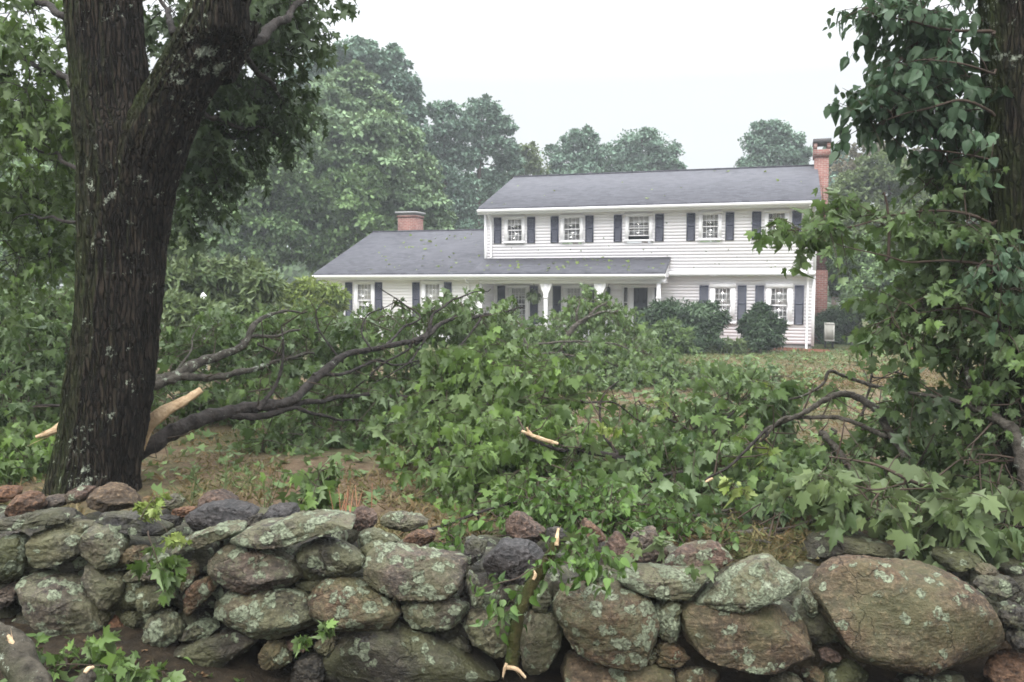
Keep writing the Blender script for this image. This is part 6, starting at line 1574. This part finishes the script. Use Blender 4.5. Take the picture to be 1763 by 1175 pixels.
# dry stalks and weeds behind the wall
RNG = np.random.default_rng(90)
b0 = P(605, 900, 5.0); b0[2] = float(gz(b0[0], b0[1]))
root = thing('dry_stalks', 'tuft of thin reddish dry stalks standing behind the red stone', 'dry stalks', b0)
g = Geo(); pth = []
for k in range(13):
    x = RNG.uniform(572, 640); top = (x + RNG.normal(0, 10), RNG.uniform(828, 868)); Y_ = RNG.uniform(4.9, 5.15)
    q = P(x, 905, Y_); e = P(top[0], top[1], Y_ + RNG.normal(0, .05)); pth.append(np.array([q + (e - q) * t for t in np.linspace(0, 1, 4)]))
tubes_batch(g, pth, 0.005, 0.0022)
g.build('stalks', plain_mat('dry_stalk', (0.30, 0.15, 0.085), 0.8), root, origin=b0)
def weed(label, px, py, Y, h, seed):
    r = np.random.default_rng(seed); b0 = P(px, py, Y); b0[2] = float(gz(b0[0], b0[1]))
    root = thing('weed', label, 'weed', b0, 0, 'thin weeds on the lawn')
    g, gl = Geo(), Geo(); pth = []; pos, dd = [], []
    for k in range(5):
        e = b0 + np.array((r.normal(0, .12), r.normal(0, .08), h * r.uniform(.6, 1.0))); m = 0.5 * (b0 + e) + np.array((r.normal(0, .02), 0, .03))
        p = resample([b0, m, e], 5); pth.append(p)
        for t in np.linspace(.3, 1, 7): pos.append(p[0] + (p[-1] - p[0]) * t); dd.append((r.normal(), r.normal(), .7))
    tubes_batch(g, pth, .0035, .0012); g.build('stem', L_LIGHT, root, origin=b0)
    add_leaves(gl, np.array(pos), np.array(dd), r.normal(size=(len(pos), 3)) + (0, 0, 1), r.uniform(.03, .06, len(pos)), LANCE); gl.build('foliage', L_LIGHT, root, origin=b0)
weed('thin green weed on the brown lawn just right of the big trunk', 330, 870, 5.9, .38, 91)
weed('thin green weed on the brown lawn between the trunk and the leafy sprig', 385, 865, 5.9, .36, 92)
weed('single tall grassy weed behind the dark rounded slate boulder', 458, 880, 5.6, .42, 93)
# ---------------------------------------------------------------- grass and leaf litter
RNG = np.random.default_rng(95)
g = Geo(); n = 60000
y = 5.1 + (RNG.uniform(0, 1, n) ** 1.9) * 16; x = RNG.uniform(-1, 1, n) * (y * 0.62 + 0.4)
lump = SinNoise(3, 0.9)(np.stack([x, y, 0 * x], 1)); keep = lump > -0.35 + RNG.normal(0, .3, n); x, y, lump = x[keep], y[keep], lump[keep]; n = len(x)
dd = RNG.normal(size=(n, 3)) * np.array((.9, .9, .15)); dd[:, 2] = np.abs(dd[:, 2]) + RNG.uniform(.12, .9, n)
BL = (np.array([(-0.045, 0, 0), (0.045, 0, 0), (0.02, 0.6, 0.05), (0, 1, -0.1)]), np.array([(0, 1, 2), (0, 2, 3)]))
add_leaves(g, np.stack([x, y, gz(x, y)], 1), dd, RNG.normal(size=(n, 3)) + (0, -.3, .4), RNG.uniform(.04, .11, n), BL, 0, np.clip(0.26 + 0.25 * lump + RNG.normal(0, .2, n), 0, 1))
n = 42000; y = 15 + RNG.uniform(0, 1, n) ** 1.3 * 17; x = RNG.uniform(-0.1, 1, n) * (y * 0.62 + 0.4)
lump = SinNoise(4, 1.6)(np.stack([x, y, 0 * x], 1)); dd = RNG.normal(size=(n, 3)) * np.array((.9, .9, .15)); dd[:, 2] = np.abs(dd[:, 2]) + RNG.uniform(.12, .9, n)
add_leaves(g, np.stack([x, y, gz(x, y)], 1), dd, RNG.normal(size=(n, 3)) + (0, -.3, .4), RNG.uniform(.06, .13, n), BL, 0, np.clip(0.30 + 0.25 * lump + (y - 18) / 22 + RNG.normal(0, .2, n), 0, 1))
grassm = leaf_mat('lawn_grass', (0.17, 0.105, 0.055), (0.085, 0.115, 0.038), (0.16, 0.13, 0.07), 0.7, 0.2, 0.2)
tag(g.build('grass', grassm), kind='stuff')
g = Geo()
def litter(n, xr, yr, size, mat, tpl, pw=1.0, zoff=0.03, zf=gz):
    y = yr[0] + (yr[1] - yr[0]) * RNG.uniform(0, 1, n) ** pw; x = RNG.uniform(xr[0], xr[1], n) * (np.maximum(y, 4) / yr[1])
    nn = RNG.normal(size=(n, 3)) * 0.45 + (0, 0, 1); d = RNG.normal(size=(n, 3)) * (1, 1, .25)
    add_leaves(g, np.stack([x, y, zf(x, y) + zoff * RNG.uniform(.2, 1.2, n)], 1), d, nn, size * RNG.uniform(.5, 1.2, n), tpl, mat)
litter(900, (-5, 12), (6, 31), .12, 0, MAPLE_S, 1.2)
litter(700, (1.0, 13), (11, 31), .13, 1, MAPLE_S, 1.0); litter(1500, (-3, 14), (10, 31), .13, 0, MAPLE_S, 0.9, .06)
litter(360, (-4, 8), (5.2, 9), .11, 0, MAPLE_S, 1.0)
litter(1500, (-2.6, 2.6), (2.6, 4.1), .034, 2, OVATE, 1.0, .012); litter(420, (-2.6, 2.6), (2.6, 4.1), .05, 0, MAPLE_S, 1.0, .03); litter(160, (-2.6, 2.6), (2.6, 4.1), .06, 0, OVATE, 1.0, .04)
tag(g.build('leaf_litter', [L_MID, L_LIGHT, L_DRY]), kind='stuff')
# torn leaves blown on the roofs and walls
g = Geo()
def on_plane(n, f, size, mat):
    p, no = f(n); d = RNG.normal(size=(n, 3)); add_leaves(g, p + no * 0.012, d, no[None] + RNG.normal(size=(n, 3)) * .25, size * RNG.uniform(.4, 1.1, n), MAPLE_S, mat)
def wingf(n):
    a = RNG.uniform(GX0 + 1.0, 0, n); b = RNG.uniform(-1.5, GR - 0.3, n); a = np.clip(a + (b + 1.5) * 0.1, GX0, -0.1)
    return np.array([HP(q, w, GE + RS * (w + 1.58)) for q, w in zip(a, b)]), nrm(np.array((0, 0, 1.0)) - HV * RS)
def porchf(n):
    a = RNG.uniform(0.2, PX1, n); b = RNG.uniform(-1.5, -0.1, n); return np.array([HP(q, w, GE + RS * (w + 1.58)) for q, w in zip(a, b)]), nrm(np.array((0, 0, 1.0)) - HV * RS)
def mainf(n):
    a = RNG.uniform(0.2, HL, n); b = RNG.uniform(-0.3, RY, n); return np.array([HP(q, w, EZ + 0.02 + RS * (w + 0.46)) for q, w in zip(a, b)]), nrm(np.array((0, 0, 1.0)) - HV * RS)
def wallf(n):
    a = RNG.uniform(0.2, HL, n); z = RNG.uniform(2.75, 5.0, n); return np.array([HP(q, -0.02, w) for q, w in zip(a, z)]), -HV
on_plane(70, wingf, .15, 1); on_plane(70, porchf, .13, 1); on_plane(16, mainf, .15, 1); on_plane(46, wallf, .06, 0)
tag(g.build('blown_leaves', [L_MID, L_YEL]), kind='stuff')

# ---------------------------------------------------------------- damp air
g = Geo(); g.box(-130, 130, -25, 135, -2.2, 34)
t = NT('damp_air'); pv = t.n('ShaderNodeVolumePrincipled')
pv.inputs['Color'].default_value = (0.90, 0.95, 1.0, 1); pv.inputs['Density'].default_value = 0.0016; pv.inputs['Anisotropy'].default_value = 0.1
t.l(pv.outputs[0], t.out.inputs['Volume'])
tag(g.build('haze', t.m), kind='stuff')
